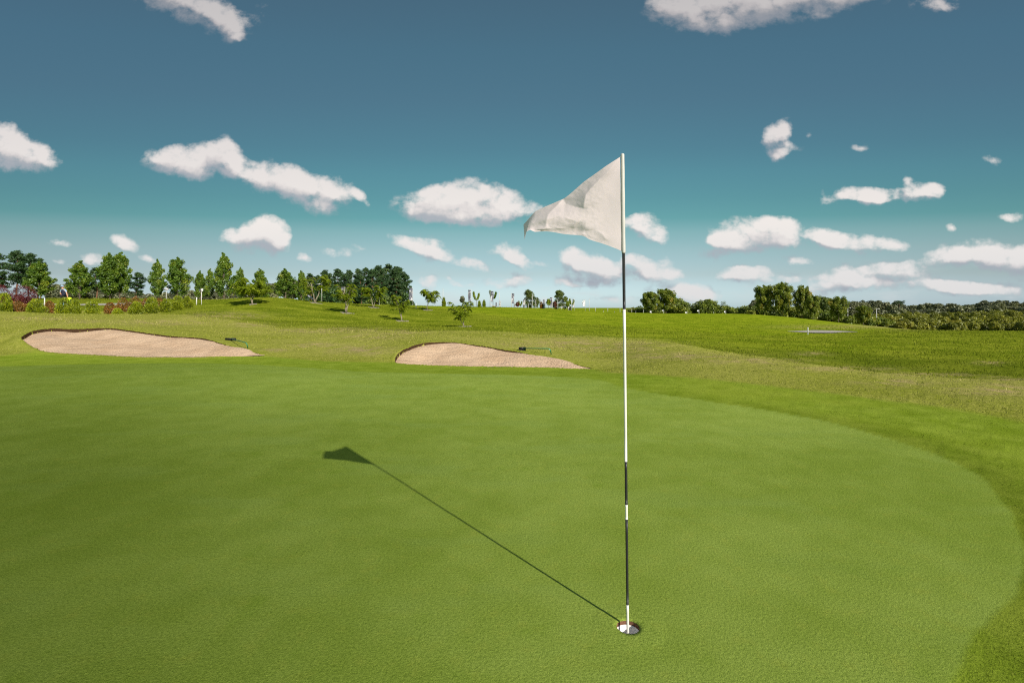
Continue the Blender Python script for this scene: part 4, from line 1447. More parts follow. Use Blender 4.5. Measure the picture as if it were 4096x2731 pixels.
def dome_shrub(root, seed, H, R, mat, leaf=(0.03, 0.10), n=5200, feathery=True, lobes=7):
    """low mounded shrub made of a few overlapping domes"""
    r = np.random.default_rng(seed)
    cs = [np.array([0, 0, 0.42 * H])]
    rs = [0.62]
    for k in range(lobes):
        a = k * 2.4 + r.uniform(-.5, .5)
        d = R * r.uniform(0.35, 0.62)
        cs.append(np.array([math.cos(a) * d, math.sin(a) * d, H * r.uniform(0.14, 0.34)]))
        rs.append(r.uniform(0.28, 0.42))
    cs = np.array(cs)
    rs = np.array(rs)
    idx = r.choice(len(cs), n, p=(rs ** 2) / (rs ** 2).sum())
    d = rand_dirs(r, n, 0.25)
    rad = rs[idx][:, None] * np.array([R, R, H * 0.92]) * (r.uniform(0.72, 1.04, n) ** 0.7)[:, None]
    C = cs[idx] + d * rad
    C[:, 2] = np.abs(C[:, 2]) + 0.02
    # clumpy: push leaves in and out by low noise
    nz = fbm(C[:, 0] * 3.2 / R + seed, C[:, 2] * 3.2 / H + C[:, 1] * 2.0 / R, seed, 3)
    C = C + d * (nz * 0.16 * R)[:, None]
    C[:, 2] = np.maximum(C[:, 2], 0.03)
    if feathery:
        D = d * 0.8 + rand_dirs(r, n) * 0.55 + np.array([0, 0, 0.55])
    else:
        D = rand_dirs(r, n) + d * 0.5
    U = rand_dirs(r, n) + d
    V, Q = cards(C, D, U, leaf[0] * r.uniform(.7, 1.4, n), leaf[1] * r.uniform(.6, 1.4, n))
    t = np.clip(0.42 + 0.38 * nz + 0.2 * r.standard_normal(n), 0, 1)
    f = Fol()
    f.add(V, Q, t)
    f.build('foliage', mat, root)
    st = MB()
    for k in range(7):
        a = k * 0.9
        e = np.array([math.cos(a) * R * 0.5, math.sin(a) * R * 0.5, H * 0.55])
        st.tube([(e[0] * .15, e[1] * .15, -0.05), e * [.5, .5, .6], e], [0.02, 0.015, 0.007], 5)
    st.build('stems', M_BARK, root)


def at(name, u, Y, label, cat, group=None, rz=0.0, sink=0.03):
    X, Yy, z = g(u, Y)
    return thing(name, (X, Yy, z - sink), label, cat, group, rz)


def hgt(u, Y, v_top):
    """height above ground at (u, Y) that reaches picture row v_top"""
    return zof(v_top, Y) - g(u, Y)[2]


def hw(du, Y):
    return du * Y / F


# ------------------------------------------------------------------ maples (prototypes, then copies)
G_MAPLE = 'upright young maples planted in a row'
PROTO = {}


def proto(kind):
    r = thing(kind, (0, -40, 0), None, None)
    return r


def plant(key, u, Y, v_top, half_w, label, cat, group, rz, ref):
    """place the prototype the first time, copies after; scaled to height and width"""
    root0, used = PROTO[key]
    H0, R0 = ref
    o = root0 if not used else copy_tree(root0)
    PROTO[key] = (root0, True)
    X, Yy, z = g(u, Y)
    H = zof(v_top, Y) - z
    sx = hw(half_w, Y) / R0
    o.location = (X, Yy, z - 0.05)
    o.rotation_euler = (0, 0, rz)
    o.scale = (sx, sx, H / H0)
    tag(o, label, cat, group)
    return o


for i in range(4):
    rt = thing('maple_tree', (0, -40, 0), None, None)
    maple_parts(rt, 100 + i, 5.5, 1.25, dens=1.2, base=0.07, leaf=0.17)
    PROTO['maple%d' % i] = (rt, False)
MAPLES = [
    # u, Y, top v, half width, label
    (150, 58, 1046, 48, 'bright green maple standing before the dark pines, over the purple bush', 0),
    (318, 60, 1043, 44, 'slender maple next to the golfer with the lime-green bag', 1),
    (440, 60, 1014, 50, 'tall bushy maple whose crown merges with its twin at the cart path', 2),
    (480, 62, 1010, 42, 'darker twin maple, close behind the tall bushy one by the cart path', 3),
    (630, 60, 1038, 30, 'narrow maple beside the grey arrow signpost', 1),
    (706, 59, 1030, 48, 'broad maple with a ragged right edge behind the last golden shrub', 0),
    (802, 62, 1083, 25, 'short dark maple right behind the tall white post with a box', 2),
    (838, 64, 1075, 20, 'thinnest maple, squeezed between the white box post and the tallest maple', 3),
    (897, 60, 1013, 40, 'tallest pointed maple on the hill crest', 1),
    (960, 64, 1070, 25, 'small maple just right of the tallest pointed maple', 2),
    (1042, 66, 1076, 32, 'maple with two thin tops rising behind the wide sumac', 3),
    (1141, 60, 1075, 42, 'dense rounded maple standing alone on the hill crest', 0),
    (1207, 64, 1083, 26, 'narrow maple at the left end of the pine wood', 1),
]
for k, (u, Y, vt, wdt, lab, p_) in enumerate(MAPLES):
    plant('maple%d' % p_, u, Y, vt, wdt, lab, 'tree', G_MAPLE, k * 1.3, (5.5, 1.38))

for i in range(3):
    rt = thing('maple_tree', (0, -40, 0), None, None)
    maple_parts(rt, 140 + i, 6.0, 2.0, M_MAPLE_A, prof='round', base=0.15, dens=1.3, leaf=0.24)
    PROTO['amaple%d' % i] = (rt, False)
G_AM = 'maples turning colour along the far hedge'
for k, (u, Y, vt, wdt, lab, p_) in enumerate([
    (2600, 112, 1168, 34, 'rust-tinged maple left of the bigger one, behind the small white flags', 0),
    (2664, 114, 1156, 40, 'larger olive maple with a pointed top behind the small white flags', 1),
    (3056, 106, 1143, 36, 'maple with reddish upper twigs at the left end of the long tree row', 0),
    (3128, 104, 1131, 40, 'tallest green maple of the long row, its pale trunk showing', 1),
    (3208, 106, 1145, 30, 'maple with a rusty orange top in the long row', 2),
    (3251, 100, 1181, 28, 'narrow maple on a thin pale trunk, right of the rusty-topped maple', 1),
    (3353, 100, 1188, 34, 'yellow-green maple with a clear trunk, casting a streak of shade on the fairway', 2),
    (3454, 98, 1223, 28, 'smallest maple, orange-topped, at the foot of the long row', 0),
]):
    plant('amaple%d' % p_, u, Y, vt, wdt, lab, 'tree', G_AM, k * 2.1, (6.0, 2.25))

# ------------------------------------------------------------------ pines
for i in range(4):
    rt = thing('pine_tree', (0, -40, 0), None, None)
    pine_parts(rt, 200 + i, 11.0, 2.6, crown0=(0.34, 0.24, 0.14, 0.3)[i], dens=1.0, one_sided=(0, 0, 0, 0.35)[i])
    PROTO['pine%d' % i] = (rt, False)
G_PL = 'dark pines at the left edge'
for k, (u, Y, vt, wdt, lab, p_) in enumerate([
    (-15, 92, 1003, 55, 'dark pine cut by the left edge of the picture', 1),
    (68, 90, 1003, 48, 'tallest dark pine of the left-hand clump', 0),
    (118, 94, 1012, 44, 'dark pine with an open sunlit top in the left-hand clump', 3),
    (160, 96, 1032, 34, 'outermost pine of the left-hand clump, its branches reaching towards the golfer', 3),
    (385, 98, 1070, 36, 'round-topped pine half hidden between two maples near the golfer', 1),
    (548, 96, 1088, 36, 'low spreading dark pine right of the twin maples', 2),
]):
    plant('pine%d' % p_, u, Y, vt, wdt, lab, 'tree', G_PL, k * 1.7, (11.0, 2.9))
G_PW = 'pines of the wood on the crest'
PW = [
    (1242, 1093, 30, 1), (1296, 1080, 32, 0), (1322, 1092, 30, 2), (1352, 1075, 34, 3), (1380, 1094, 30, 1), (1400, 1080, 30, 0), (1430, 1074, 32, 2),
    (1462, 1070, 34, 1), (1490, 1076, 32, 3), (1510, 1062, 38, 0), (1536, 1072, 34, 2), (1556, 1056, 40, 1), (1578, 1066, 36, 0), (1600, 1070, 40, 3), (1622, 1096, 30, 2), (1270, 1100, 28, 2), (1444, 1098, 34, 2), (1585, 1105, 36, 2),
]
PW_LAB = ['pine closing the left end of the wood, behind the leaning grey board', 'pine rising directly over the arm of the lamp post', 'lower pine right behind the sumac with three stakes', 'pointed pine behind the sumac with three stakes',
          'dark pine between the banner in the trees and the thin white pole', 'slim pine left of the yellowish sumac', 'pine above the yellowish V-trunked sumac', 'full pine above and right of the yellowish sumac', 'open-branched pine left of the thin white pole in front of the wood',
          'tall pine straight behind the thin white pole', 'dense pine next to the tallest one of the wood', 'tallest pine of the wood', 'pine right of the tallest one of the wood', 'windswept pine with bare orange trunk at the right end of the wood', 'lowest outer pine at the right end of the wood, against the banner',
          'low bushy pine filling the gap under the lamp post arm', 'low bushy pine under the yellowish sumac', 'low bushy pine near the right end of the wood']
for k, (u, vt, wdt, p_) in enumerate(PW):
    plant('pine%d' % p_, u, 118 + 7 * ((k * 5) % 4) - (10 if k > 14 else 0), vt, wdt, PW_LAB[k], 'tree', G_PW, k * 2.3, (11.0, 2.9))


def mass(name, label, spots, mat, seed, per, leaf, flat, kind='stuff', cat=None):
    """many crowns grown together: spots (X, Y, z centre, rx, rz)"""
    r = np.random.default_rng(seed)
    f = Fol()
    S_ = np.array(spots)
    n = len(S_)
    idx = np.repeat(np.arange(n), per)
    m = len(idx)
    d = rand_dirs(r, m, 0.25)
    rad = np.c_[S_[idx, 3], S_[idx, 3], S_[idx, 4]] * (r.uniform(0.6, 1.05, m) ** 0.6)[:, None]
    C = S_[idx, :3] + d * rad
    sc = S_[idx, 3]
    nz = fbm(C[:, 0] * 1.4 / sc.mean() + seed, C[:, 2] * 1.9 / sc.mean() + C[:, 1] * 0.7 / sc.mean(), seed, 3)
    C += d * (nz * 0.45 * sc)[:, None]
    tb = 0.45 + 0.27 * r.standard_normal(n)
    t = np.clip(tb[idx] + 0.35 * nz + 0.15 * r.standard_normal(m), 0, 1)
    V, Q = cards(C, rand_dirs(r, m) + d * 0.5, rand_dirs(r, m, 0.4) + d, leaf * r.uniform(.7, 1.4, m), leaf * 1.2 * r.uniform(.7, 1.4, m))
    o = mesh_np(name, V, Q, mat, fattrs={'tint': t})
    tag(o, label, cat, None, kind)
    return o


def spots_row(seed, u0, u1, step, Y0, Y1, vtop, rpx, layers=2):
    """crowns whose tops follow picture row vtop(u) at distances Y0..Y1"""
    r = np.random.default_rng(seed)
    out = []
    u = u0
    while u < u1:
        Y = r.uniform(Y0, Y1)
        vt = vtop(u) + r.normal(0, rpx * 0.22)
        rx = hw(rpx * r.uniform(0.7, 1.25), Y)
        zt = zof(vt, Y)
        gz = g(u, Y)[2]
        rz = min(rx * r.uniform(0.75, 1.1), max(0.6, (zt - gz) * 0.6))
        out.append((Xof(u, Y), Y, zt - rz, rx, rz))
        zc = zt - rz
        for l in range(layers):
            zc -= rz * 0.9
            if zc < gz - 0.5:
                break
            out.append((Xof(u + r.normal(0, rpx * .3), Y), Y + r.normal(0, 1), zc, rx * 1.05, rz))
        u += step * r.uniform(0.7, 1.3)
    return out


def iv(us, vs):
    return lambda u: float(np.interp(u, us, vs))


mass('distant_wood', 'low dark wood far behind the row of maples', spots_row(1, 190, 1260, 11, 170, 190, iv([190, 300, 420, 560, 700, 760, 860, 960, 1080, 1260], [1140, 1142, 1150, 1178, 1172, 1160, 1166, 1155, 1138, 1110]), 13, 3), M_FAR, 41, 230, 0.42, 0.8)
mass('distant_wood', 'dusky distant woodland along the skyline beyond the scrub', spots_row(2, 3270, 4420, 13, 255, 285, iv([3270, 3330, 3400, 3500, 3560, 3650, 3750, 3850, 3900, 3985, 4060, 4200], [1210, 1214, 1208, 1207, 1210, 1222, 1214, 1224, 1216, 1205, 1211, 1206]), 15, 3)
     + spots_row(3, 3300, 4420, 15, 215, 240, iv([3300, 3700, 3900, 4400], [1238, 1240, 1228, 1226]), 18, 3), M_FAR, 42, 330, 0.65, 0.7)
mass('undergrowth', 'olive scrub filling the ground between the fairway and the distant woodland', spots_row(4, 3480, 4420, 14, 150, 170, iv([3480, 3700, 3900, 4400], [1262, 1252, 1246, 1242]), 19, 3)
     + spots_row(5, 3500, 4420, 15, 118, 130, iv([3500, 3620, 3800, 4000, 4400], [1262, 1270, 1272, 1268, 1262]), 20, 3) + spots_row(6, 3560, 4420, 16, 92, 104, iv([3560, 3700, 3900, 4096, 4400], [1290, 1290, 1293, 1290, 1285]), 20, 3), M_SCRUB, 43, 600, 0.23, 0.8)


def hedge(label, seed, u0, u1, Y0, Y1, vt, rpx, mat, per=420, leaf=0.2, step=None):
    return mass('hedge', label, spots_row(seed, u0, u1, step or rpx * 0.55, Y0, Y1, vt, rpx, 3), mat, seed + 60, per, leaf, 0.8, 'thing', 'hedge')


hedge('low bushy hedge just right of the tall flagstick, under the rust-tinged maple', 11, 2505, 2760, 120, 126, iv([2505, 2530, 2580, 2640, 2720, 2760], [1236, 1228, 1232, 1226, 1218, 1240]), 16, M_HEDGE)
hedge('taller rounded hedge clump between the small white flags and the clear sky', 12, 2690, 2760, 118, 122, iv([2690, 2712, 2740, 2760], [1198, 1193, 1208, 1226]), 16, M_HEDGE)
hedge('dark dense bush clump in the middle of the far hedge line', 13, 2775, 2872, 118, 124, iv([2775, 2800, 2832, 2860, 2872], [1228, 1212, 1196, 1212, 1232]), 17, M_HEDGE)
hedge('rounded olive bush at the right of the dark clump, beside a small white flag', 14, 2868, 2946, 116, 120, iv([2868, 2900, 2925, 2946], [1236, 1222, 1226, 1246]), 15, M_HEDGE)
hedge('long low green hedge under the row of coloured maples', 15, 2948, 3330, 112, 120, iv([2948, 2985, 3040, 3100, 3200, 3260, 3330], [1236, 1229, 1222, 1224, 1236, 1246, 1256]), 17, M_HEDGE)
hedge('dark hedge running downhill under the smallest maples', 16, 3225, 3560, 106, 116, iv([3225, 3300, 3400, 3480, 3560], [1250, 1254, 1262, 1262, 1275]), 18, M_HEDGE)
hedge('grey-green willow-like clump behind the narrow maples', 17, 3262, 3330, 126, 132, iv([3262, 3296, 3330], [1204, 1189, 1206]), 16, M_BIRCH, 420, 0.22)
hedge('grey-green tree clump right of the yellow-green maple', 18, 3375, 3450, 130, 136, iv([3375, 3400, 3450], [1218, 1206, 1214]), 16, M_FAR, 420, 0.24)
hedge('small grey bush at the left end of the long tree row', 19, 3004, 3036, 128, 130, iv([3004, 3020, 3036], [1214, 1201, 1212]), 10, M_FAR, 420, 0.2, 6)


mass('undergrowth', 'dark brush under the pines of the wood on the crest', spots_row(7, 1228, 1640, 13, 112, 140, iv([1228, 1300, 1400, 1500, 1600, 1640], [1166, 1160, 1152, 1158, 1160, 1186]), 17, 3)
     + spots_row(8, 1260, 1600, 15, 150, 165, iv([1260, 1400, 1600], [1142, 1132, 1132]), 20, 3), M_PINE, 44, 260, 0.34, 0.8)


# lone flat-topped pine over the skyline
rt = at('pine_tree', 3597, 240, 'lone flat-topped pine standing above the distant woodland', 'tree')
pine_parts(rt, 251, max(4.0, hgt(3597, 240, 1203)), 2.3, crown0=0.8, dens=0.6)

# ------------------------------------------------------------------ birches among the banners
def birch_parts(root, seed, H, R, lean):
    r = np.random.default_rng(seed)
    tr = MB()
    s = np.linspace(0, 1, 8)
    P = np.c_[lean * s ** 2, 0 * s, s * H * 0.96]
    tr.tube(P, np.interp(s, [0, 1], [0.02 * H, 0.004 * H]), 7)
    cs, rr, tt = [], [], []
    for k in range(48):
        tn = r.uniform(0, 1)
        h0 = 0.06 + 0.9 * tn
        ext = np.interp(tn, [0, 0.3, 0.6, 0.85, 1], [1.0, 1.0, 0.72, 0.36, 0.12])
        az = k * 2.399
        L = R * ext * r.uniform(0.35, 1.05)
        p0 = np.array([lean * h0 ** 2, 0, h0 * H])
        q = p0 + np.array([math.cos(az) * L, math.sin(az) * L, r.uniform(-.02, .06) * H])
        tr.tube([p0, (p0 + q) / 2 + (0, 0, .02 * H), q], [0.006 * H, .004 * H, .002 * H], 4, cap=False)
        cs.append(q)
        rr.append(R * r.uniform(0.2, 0.36))
        tt.append(0.45 + 0.2 * r.standard_normal())
    f = Fol()
    f.add(*clump_leaves(r, np.array(cs), np.array(rr), 105, 0.03 * H, 0.065 * H, 0.3, 0.8, np.array(tt), droop=0.7))
    f.build('crown', M_BIRCH, root)
    tr.build('trunk', M_BBARK, root)


YB = 82.0
rt = at('birch_tree', 2126, YB, 'windblown birch with a bent top behind two bare white poles', 'tree')
birch_parts(rt, 61, hgt(2126, YB, 1163), hw(34, YB), -0.5)
rt = at('birch_tree', 2246, YB, 'pointed birch with drooping twigs, right of the white banner with a grey top', 'tree')
birch_parts(rt, 62, hgt(2246, YB, 1163), hw(32, YB), -0.45)


def sapling(label, seed, u, Y, vt, halfw, mat, kind='sapling', bare=0.4, leaf=0.14, per=34, name='sapling', ncl=11, vee=False, cat='young tree'):
    r = np.random.default_rng(seed)
    H = hgt(u, Y, vt)
    R = hw(halfw, Y)
    root = at(name, u, Y, label, cat)
    st = MB()
    st.tube([(0, 0, -.1), (0.02, 0, H * bare), (0.0, 0, H * (0.55 if vee else 0.9))], [0.035, 0.028, 0.012], 6)
    cs = []
    if vee:
        for sd in (-1, 1):
            e = np.array([sd * R * 0.9, 0, H * (0.97 if sd < 0 else 0.88)])
            b = np.array([0, 0, H * bare])
            st.tube([b, (b + e) / 2 + (sd * R * .18, 0, 0), e], [0.022, .015, .006], 5)
            for q in np.linspace(0.25, 1, ncl // 2):
                cs.append(b + (e - b) * q + np.array([sd * R * .18 * 4 * q * (1 - q), 0, 0]))
        rr = np.full(len(cs), R * 0.36)
    else:
        for k in range(ncl):
            a = k * 2.4
            hh = bare + (0.95 - bare) * (k + .5) / ncl
            ex = R * math.sin(math.pi * min(1, (hh - bare) / (1 - bare) * 0.85 + 0.15)) * 0.7
            cs.append(np.array([math.cos(a) * ex, math.sin(a) * ex, hh * H]))
        rr = np.full(len(cs), R * 0.4)
    st.build('trunk', M_BARK, root)
    f = Fol()
    f.add(*clump_leaves(r, np.array(cs), rr, per, leaf, leaf * 1.4, 0.3, 1.1, np.full(len(cs), 0.5)))
    f.build('crown', mat, root)
    return root


sapling('windbent sapling with a forked top, between two grey banners', 71, 1905, 76, 1169, 12, M_SUMAC, vee=True, bare=0.45, per=40)
sapling('sapling half hidden by the banner above the lounge bench', 72, 1972, 78, 1163, 13, M_MAPLE, vee=True, bare=0.5, per=46)
sapling('small dark bronze tree left of the birch with a bent top', 73, 2070, 76, 1209, 7, M_REDLEAF, bare=0.4)
sapling('thin upright sapling, next to the small dark bronze tree', 74, 2081, 77, 1204, 6, M_SUMAC, vee=True, bare=0.3, per=18)
sapling('young tree with an open crown left of the white banner with a grey top', 75, 2194, 78, 1195, 9, M_SUMAC, bare=0.45)
sapling('dark red-leaved young tree touching the pointed birch', 76, 2218, 79, 1207, 10, M_REDLEAF, bare=0.35)
sapling('round bright green crowned young tree right of the pointed birch', 77, 2271, 79, 1203, 8, M_SUMAC, bare=0.5)
sapling('forked sapling beside a tall bare pole, behind the last narrow banner', 78, 2287, 80, 1196, 9, M_SUMAC, vee=True, bare=0.45, per=30)
sapling('dark small round-headed tree rising behind the lowest sumac', 79, 1849, 74, 1184, 11, M_FAR, bare=0.45)
sapling('feathery grey sapling above the rounded olive bush', 80, 2894, 128, 1203, 16, M_BIRCH, bare=0.3, per=30)


def small_shrub(label, seed, u, Y, vt, halfw, mat, n=900, leaf=(0.05, 0.2)):
    root = at('shrub', u, Y, label, 'shrub')
    dome_shrub(root, seed, hgt(u, Y, vt), hw(halfw, Y), mat, leaf, n, True, 4)
    return root


small_shrub('tapering yellow-green shrub at the foot of a tall white pole', 81, 1775, 72, 1188, 11, M_SHRUB)
small_shrub('left one of two wispy bright shrubs on the plateau edge', 82, 1917, 73, 1203, 9, M_SUMAC)
small_shrub('right one of two wispy bright shrubs on the plateau edge', 83, 1936, 73, 1199, 10, M_SUMAC)
small_shrub('rusty yellow shrub at the right foot of the birch with a bent top', 84, 2165, 79, 1206, 9, M_BARB)
small_shrub('dark low shrub at the right foot of the pointed birch', 85, 2281, 80, 1226, 7, M_FAR)

# ------------------------------------------------------------------ sumacs on the bank
M_MULCH = plain('stone_mulch', (0.24, 0.21, 0.165), 0.9, 0, 0.5, 20)


def mulch_bed(X, Y, rad, seed, label):
    r = np.random.default_rng(seed)
    mb = MB()
    n = 120
    for k in range(n):
        a = r.uniform(0, 2 * math.pi)
        d = rad * math.sqrt(r.uniform(0, 1)) * (1 + 0.25 * math.sin(3 * a))
        x, y = X + math.cos(a) * d, Y + math.sin(a) * d
        z = float(terrain(np.array([x]), np.array([y]))[0])
        s = r.uniform(0.03, 0.075)
        R = np.linalg.qr(r.standard_normal((3, 3)))[0]
        mb.box((x, y, z + s * 0.25), (s, s * r.uniform(.6, 1), s * r.uniform(.5, .9)), R)
    o = mb.build('gravel', M_MULCH, None, False)
    tag(o, label, None, None, 'stuff')


SUM = [
    # u, v base (visible), Y or None, v top, half width, stems, seed, label
    (1010, 1218, None, 1108, 66, 3, 301, 'widest sumac, on three dark stems at the hill crest', 0.0),
    (1262, 1213, None, 1093, 47, 2, 302, 'tall V-stemmed sumac beside the leaning grey board', 0.05),
    (1386, 1253, None, 1119, 44, 3, 303, 'sumac on three straight thin stems in front of the pine wood', 0.0),
    (1494, 1231, None, 1133, 46, 2, 304, 'yellowish V-trunked sumac in front of the pine wood', 0.05),
    (1606, 1285, None, 1173, 40, 2, 305, 'small sumac on a forked stem, right below the end of the pine wood', -0.25),
    (1709, 1241, None, 1139, 52, 1, 306, 'spreading sumac silhouetted on the sky beside a short white stake', -0.1),
    (1855, 1307, None, 1200, 46, 2, 307, 'lowest sumac on the bank, leaning left, above the smaller bunker', -0.3),
]
G_SUM = 'sumac trees planted along the bank'
for (u, vb, Y, vt, wdt, st, sd, lab, dr) in SUM:
    Y = Y or hit(u, vb, 22)
    root = at('sumac_tree', u, Y, lab, 'tree', G_SUM)
    sumac_parts(root, sd, hgt(u, Y, vt), hw(wdt, Y), st, drift=dr)
    mulch_bed(Xof(u, Y), Y, 0.52 if u != 1010 else 0.3, sd + 50, 'ring of pale stones round the stem of a sumac')

# ------------------------------------------------------------------ clipped shrubs on the left
G_GOLD = 'golden feathery shrubs in the left border'
GOLD = [(18, 37.5, 1170, 40, 'golden shrub cut by the left edge of the picture, under the purple bushes'), (142, 36.6, 1195, 46, 'wide golden shrub in front of the short white stake'),
        (256, 36.0, 1188, 44, 'tallest golden shrub, hiding the legs of the golfer'), (303, 38.5, 1196, 26, 'small golden shrub leaning on the right of the tallest one'), (368, 36.2, 1202, 41, 'golden shrub standing alone by the grey path'),
        (470, 36.2, 1232, 30, 'lowest flattened golden shrub in the border'), (545, 36.8, 1206, 42, 'golden shrub in front of the reddish barberry bank'), (606, 39.0, 1186, 42, 'golden shrub under the grey arrow sign'),
        (664, 40.5, 1194, 28, 'narrow golden shrub right of the arrow signpost'), (712, 42.5, 1180, 34, 'golden shrub second from the end of the border, near the white posts'), (748, 44.0, 1184, 28, 'last golden shrub of the border, beside the white posts')]
for k, (u, Y, vt, wdt, lab) in enumerate(GOLD):
    root = at('shrub', u, Y, lab, 'shrub', G_GOLD)
    dome_shrub(root, 400 + k, hgt(u, Y, vt), hw(wdt * 0.84, Y), M_SHRUB, (0.035, 0.12), 4200)
G_BARB = 'reddish barberry shrubs in the left border'
BARB = [(72, 38.8, 1203, 36, 'reddish barberry between the two leftmost golden shrubs'), (198, 38.8, 1203, 26, 'dark barberry left of the golfer'), (300, 40.0, 1212, 22, 'small dark barberry right of the tallest golden shrub'),
        (440, 39.5, 1206, 26, 'small round barberry standing apart before the grey path'), (495, 41.0, 1191, 32, 'rust-coloured barberry at the left end of the barberry bank'), (540, 41.8, 1188, 34, 'rust-coloured barberry in the middle of the barberry bank'), (588, 42.2, 1191, 30, 'rust-coloured barberry at the right end of the barberry bank'), (640, 43.0, 1190, 28, 'dull barberry behind the foot of the arrow signpost')]
for k, (u, Y, vt, wdt, lab) in enumerate(BARB):
    root = at('shrub', u, Y, lab, 'shrub', G_BARB)
    dome_shrub(root, 430 + k, hgt(u, Y, vt), hw(wdt, Y), M_BARB, (0.055, 0.075), 3000, False)
for k, (u, Y, vt, wdt, lab) in enumerate([(-5, 43, 1138, 54, 'purple-leaved bush cut by the left edge of the picture'), (92, 43, 1138, 66, 'broad purple-leaved bush under the bright green maple')]):
    root = at('bush', u, Y, lab, 'bush', 'purple bushes in the left border')
    dome_shrub(root, 450 + k, hgt(u, Y, vt), hw(wdt, Y), M_PURPLE, (0.05, 0.085), 5200, False)

# ------------------------------------------------------------------ poles, stakes, banners on the plateau
M_POLE = plain('pole_white', (0.50, 0.49, 0.46), 0.5, 0, 0.06, 3)
M_STAKE = plain('stake_white', (0.66, 0.65, 0.63), 0.5, 0, 0.06, 6)
M_STEEL = plain('lamp_steel', (0.50, 0.50, 0.48), 0.4, 0.3, 0.1, 6)
M_SIGN = plain('sign_grey', (0.42, 0.41, 0.42), 0.6, 0, 0.08, 5)
M_DARK = plain('dark_plastic', (0.03, 0.03, 0.032), 0.5, 0, 0.2, 20)


def banner_mat():
    m, t, out = new_mat('banner_cloth')
    pos = t.node('ShaderNodeTexCoord').outputs['Object']
    oi = t.node('ShaderNodeObjectInfo').outputs['Random']
    sep = t.node('ShaderNodeSeparateXYZ', {0: pos})
    off = t.node('ShaderNodeCombineXYZ', {0: t.math('MULTIPLY', oi, 40.0), 1: 0.0, 2: 0.0}).outputs[0]
    n = t.noise(t.vmath('ADD', t.vmath('MULTIPLY', pos, (3.2, 3.2, 1.3)), off), 1.0, 3.0, 0.55, 1.4)
    c = t.mix(t.smooth(n, 0.46, 0.54), (0.20, 0.205, 0.25), (0.72, 0.70, 0.72))
    top = t.node('ShaderNodeAttribute', None, attribute_name='band').outputs['Fac']
    c = t.mix(t.smooth(top, 0.86, 0.9), c, (0.13, 0.135, 0.17))
    d = t.node('ShaderNodeBsdfDiffuse', {'Color': c})
    tr = t.node('ShaderNodeBsdfTranslucent', {'Color': c})
    s = t.node('ShaderNodeMixShader', {0: 0.3, 1: d.outputs[0], 2: tr.outputs[0]})
    t.l.new(s.outputs[0], out.inputs[0])
    return m


M_BANNER = banner_mat()
M_WBANNER = plain('white_banner', (0.74, 0.72, 0.74), 0.8, 0, 0.06, 4)


def pole(name, label, u, Y, vt, rad=0.05, mat=None, cat='pole', group=None, cap=True):
    root = at(name, u, Y, label, cat, group, sink=0.0)
    H = hgt(u, Y, vt)
    mb = MB()
    rad = rad * 0.6
    mb.tube([(0, 0, -0.15), (0, 0, H * 0.5), (0, 0, H)], [rad, rad * 0.95, rad * 0.8], 10)
    mb.build('shaft', mat or M_POLE, root)
    if cap:
        c = MB()
        c.tube([(0, 0, H), (0, 0, H + rad * 0.5), (0, 0, H + rad * 1.2)], [rad * 1.15, rad * 1.1, rad * 0.3], 10)
        c.build('cap', mat or M_POLE, root)
    return root, H


def banner(label, u0, u1, v0, v1, Y, side, seed, pole_u=None, mat=None, feather=False, pole_vt=None):
    """vertical cloth between u0..u1 and rows v0..v1 hung from a pole at one side"""
    r = np.random.default_rng(seed)
    pu = pole_u if pole_u is not None else (u1 + 1.5 if side > 0 else u0 - 1.5)
    root = at('banner', pu, Y, label, 'banner', 'banner flags on the plateau', sink=0.0)
    X0, Y0, z0 = g(pu, Y)
    vt = pole_vt if pole_vt is not None else v0 - 2
    H = zof(vt, Y) - z0
    mb = MB()
    mb.tube([(0, 0, -0.15), (0, 0, H * .5), (0, 0, H)], [0.03, 0.028, 0.024], 8)
    mb.build('pole', M_POLE, root)
    zt, zb = zof(v0, Y) - z0, zof(v1, Y) - z0
    xa, xb = Xof(u0, Y) - X0, Xof(u1, Y) - X0
    ar = MB()
    ar.tube([(0, 0, zt), (xa if side > 0 else xb, 0, zt + 0.02)], 0.02, 6)
    ar.build('arm', M_POLE, root)
    ns, nt = 12, 34
    s = np.linspace(0, 1, ns)[:, None]
    t = np.linspace(0, 1, nt)[None, :]
    wob = 0.12 * (xb - xa)
    free = s if side < 0 else 1 - s
    x = xa + (xb - xa) * s + wob * np.sin(5.2 * t + r.uniform(0, 6)) * sstep(t, 0.1, 0.5) * (0.35 + 0.65 * free)
    if feather:
        cx = np.where(side > 0, xb, xa)
        wdt = np.sin(np.pi * np.clip(0.08 + 0.86 * t ** 0.75, 0, 1)) ** 0.6
        x = cx - (1 - s) * (xb - xa) * wdt if side > 0 else cx + s * (xb - xa) * wdt
    y = 0.10 * np.sin(9.0 * t + 4.5 * s + r.uniform(0, 6)) * (0.3 + free) + 0.05 * np.sin(17 * t + 2 * s)
    z = zt + (zb - zt) * t + 0 * s
    if feather:
        z = zt + (zb - zt) * (t + 0.12 * (1 - s) * (1 - t))
    V = np.c_[np.broadcast_to(x, (ns, nt)).ravel(), np.broadcast_to(y, (ns, nt)).ravel(), np.broadcast_to(z, (ns, nt)).ravel()]
    idx = np.arange(ns * nt).reshape(ns, nt)
    Q = np.stack([idx[:-1, :-1], idx[1:, :-1], idx[1:, 1:], idx[:-1, 1:]], -1).reshape(-1, 4)
    o = mesh_np('cloth', V, Q, mat or M_BANNER, parent=root, smooth=True, pattrs={'band': np.broadcast_to(1 - t, (ns, nt)).ravel()})
    so = o.modifiers.new('thick', 'SOLIDIFY')
    so.thickness = 0.008
    return root


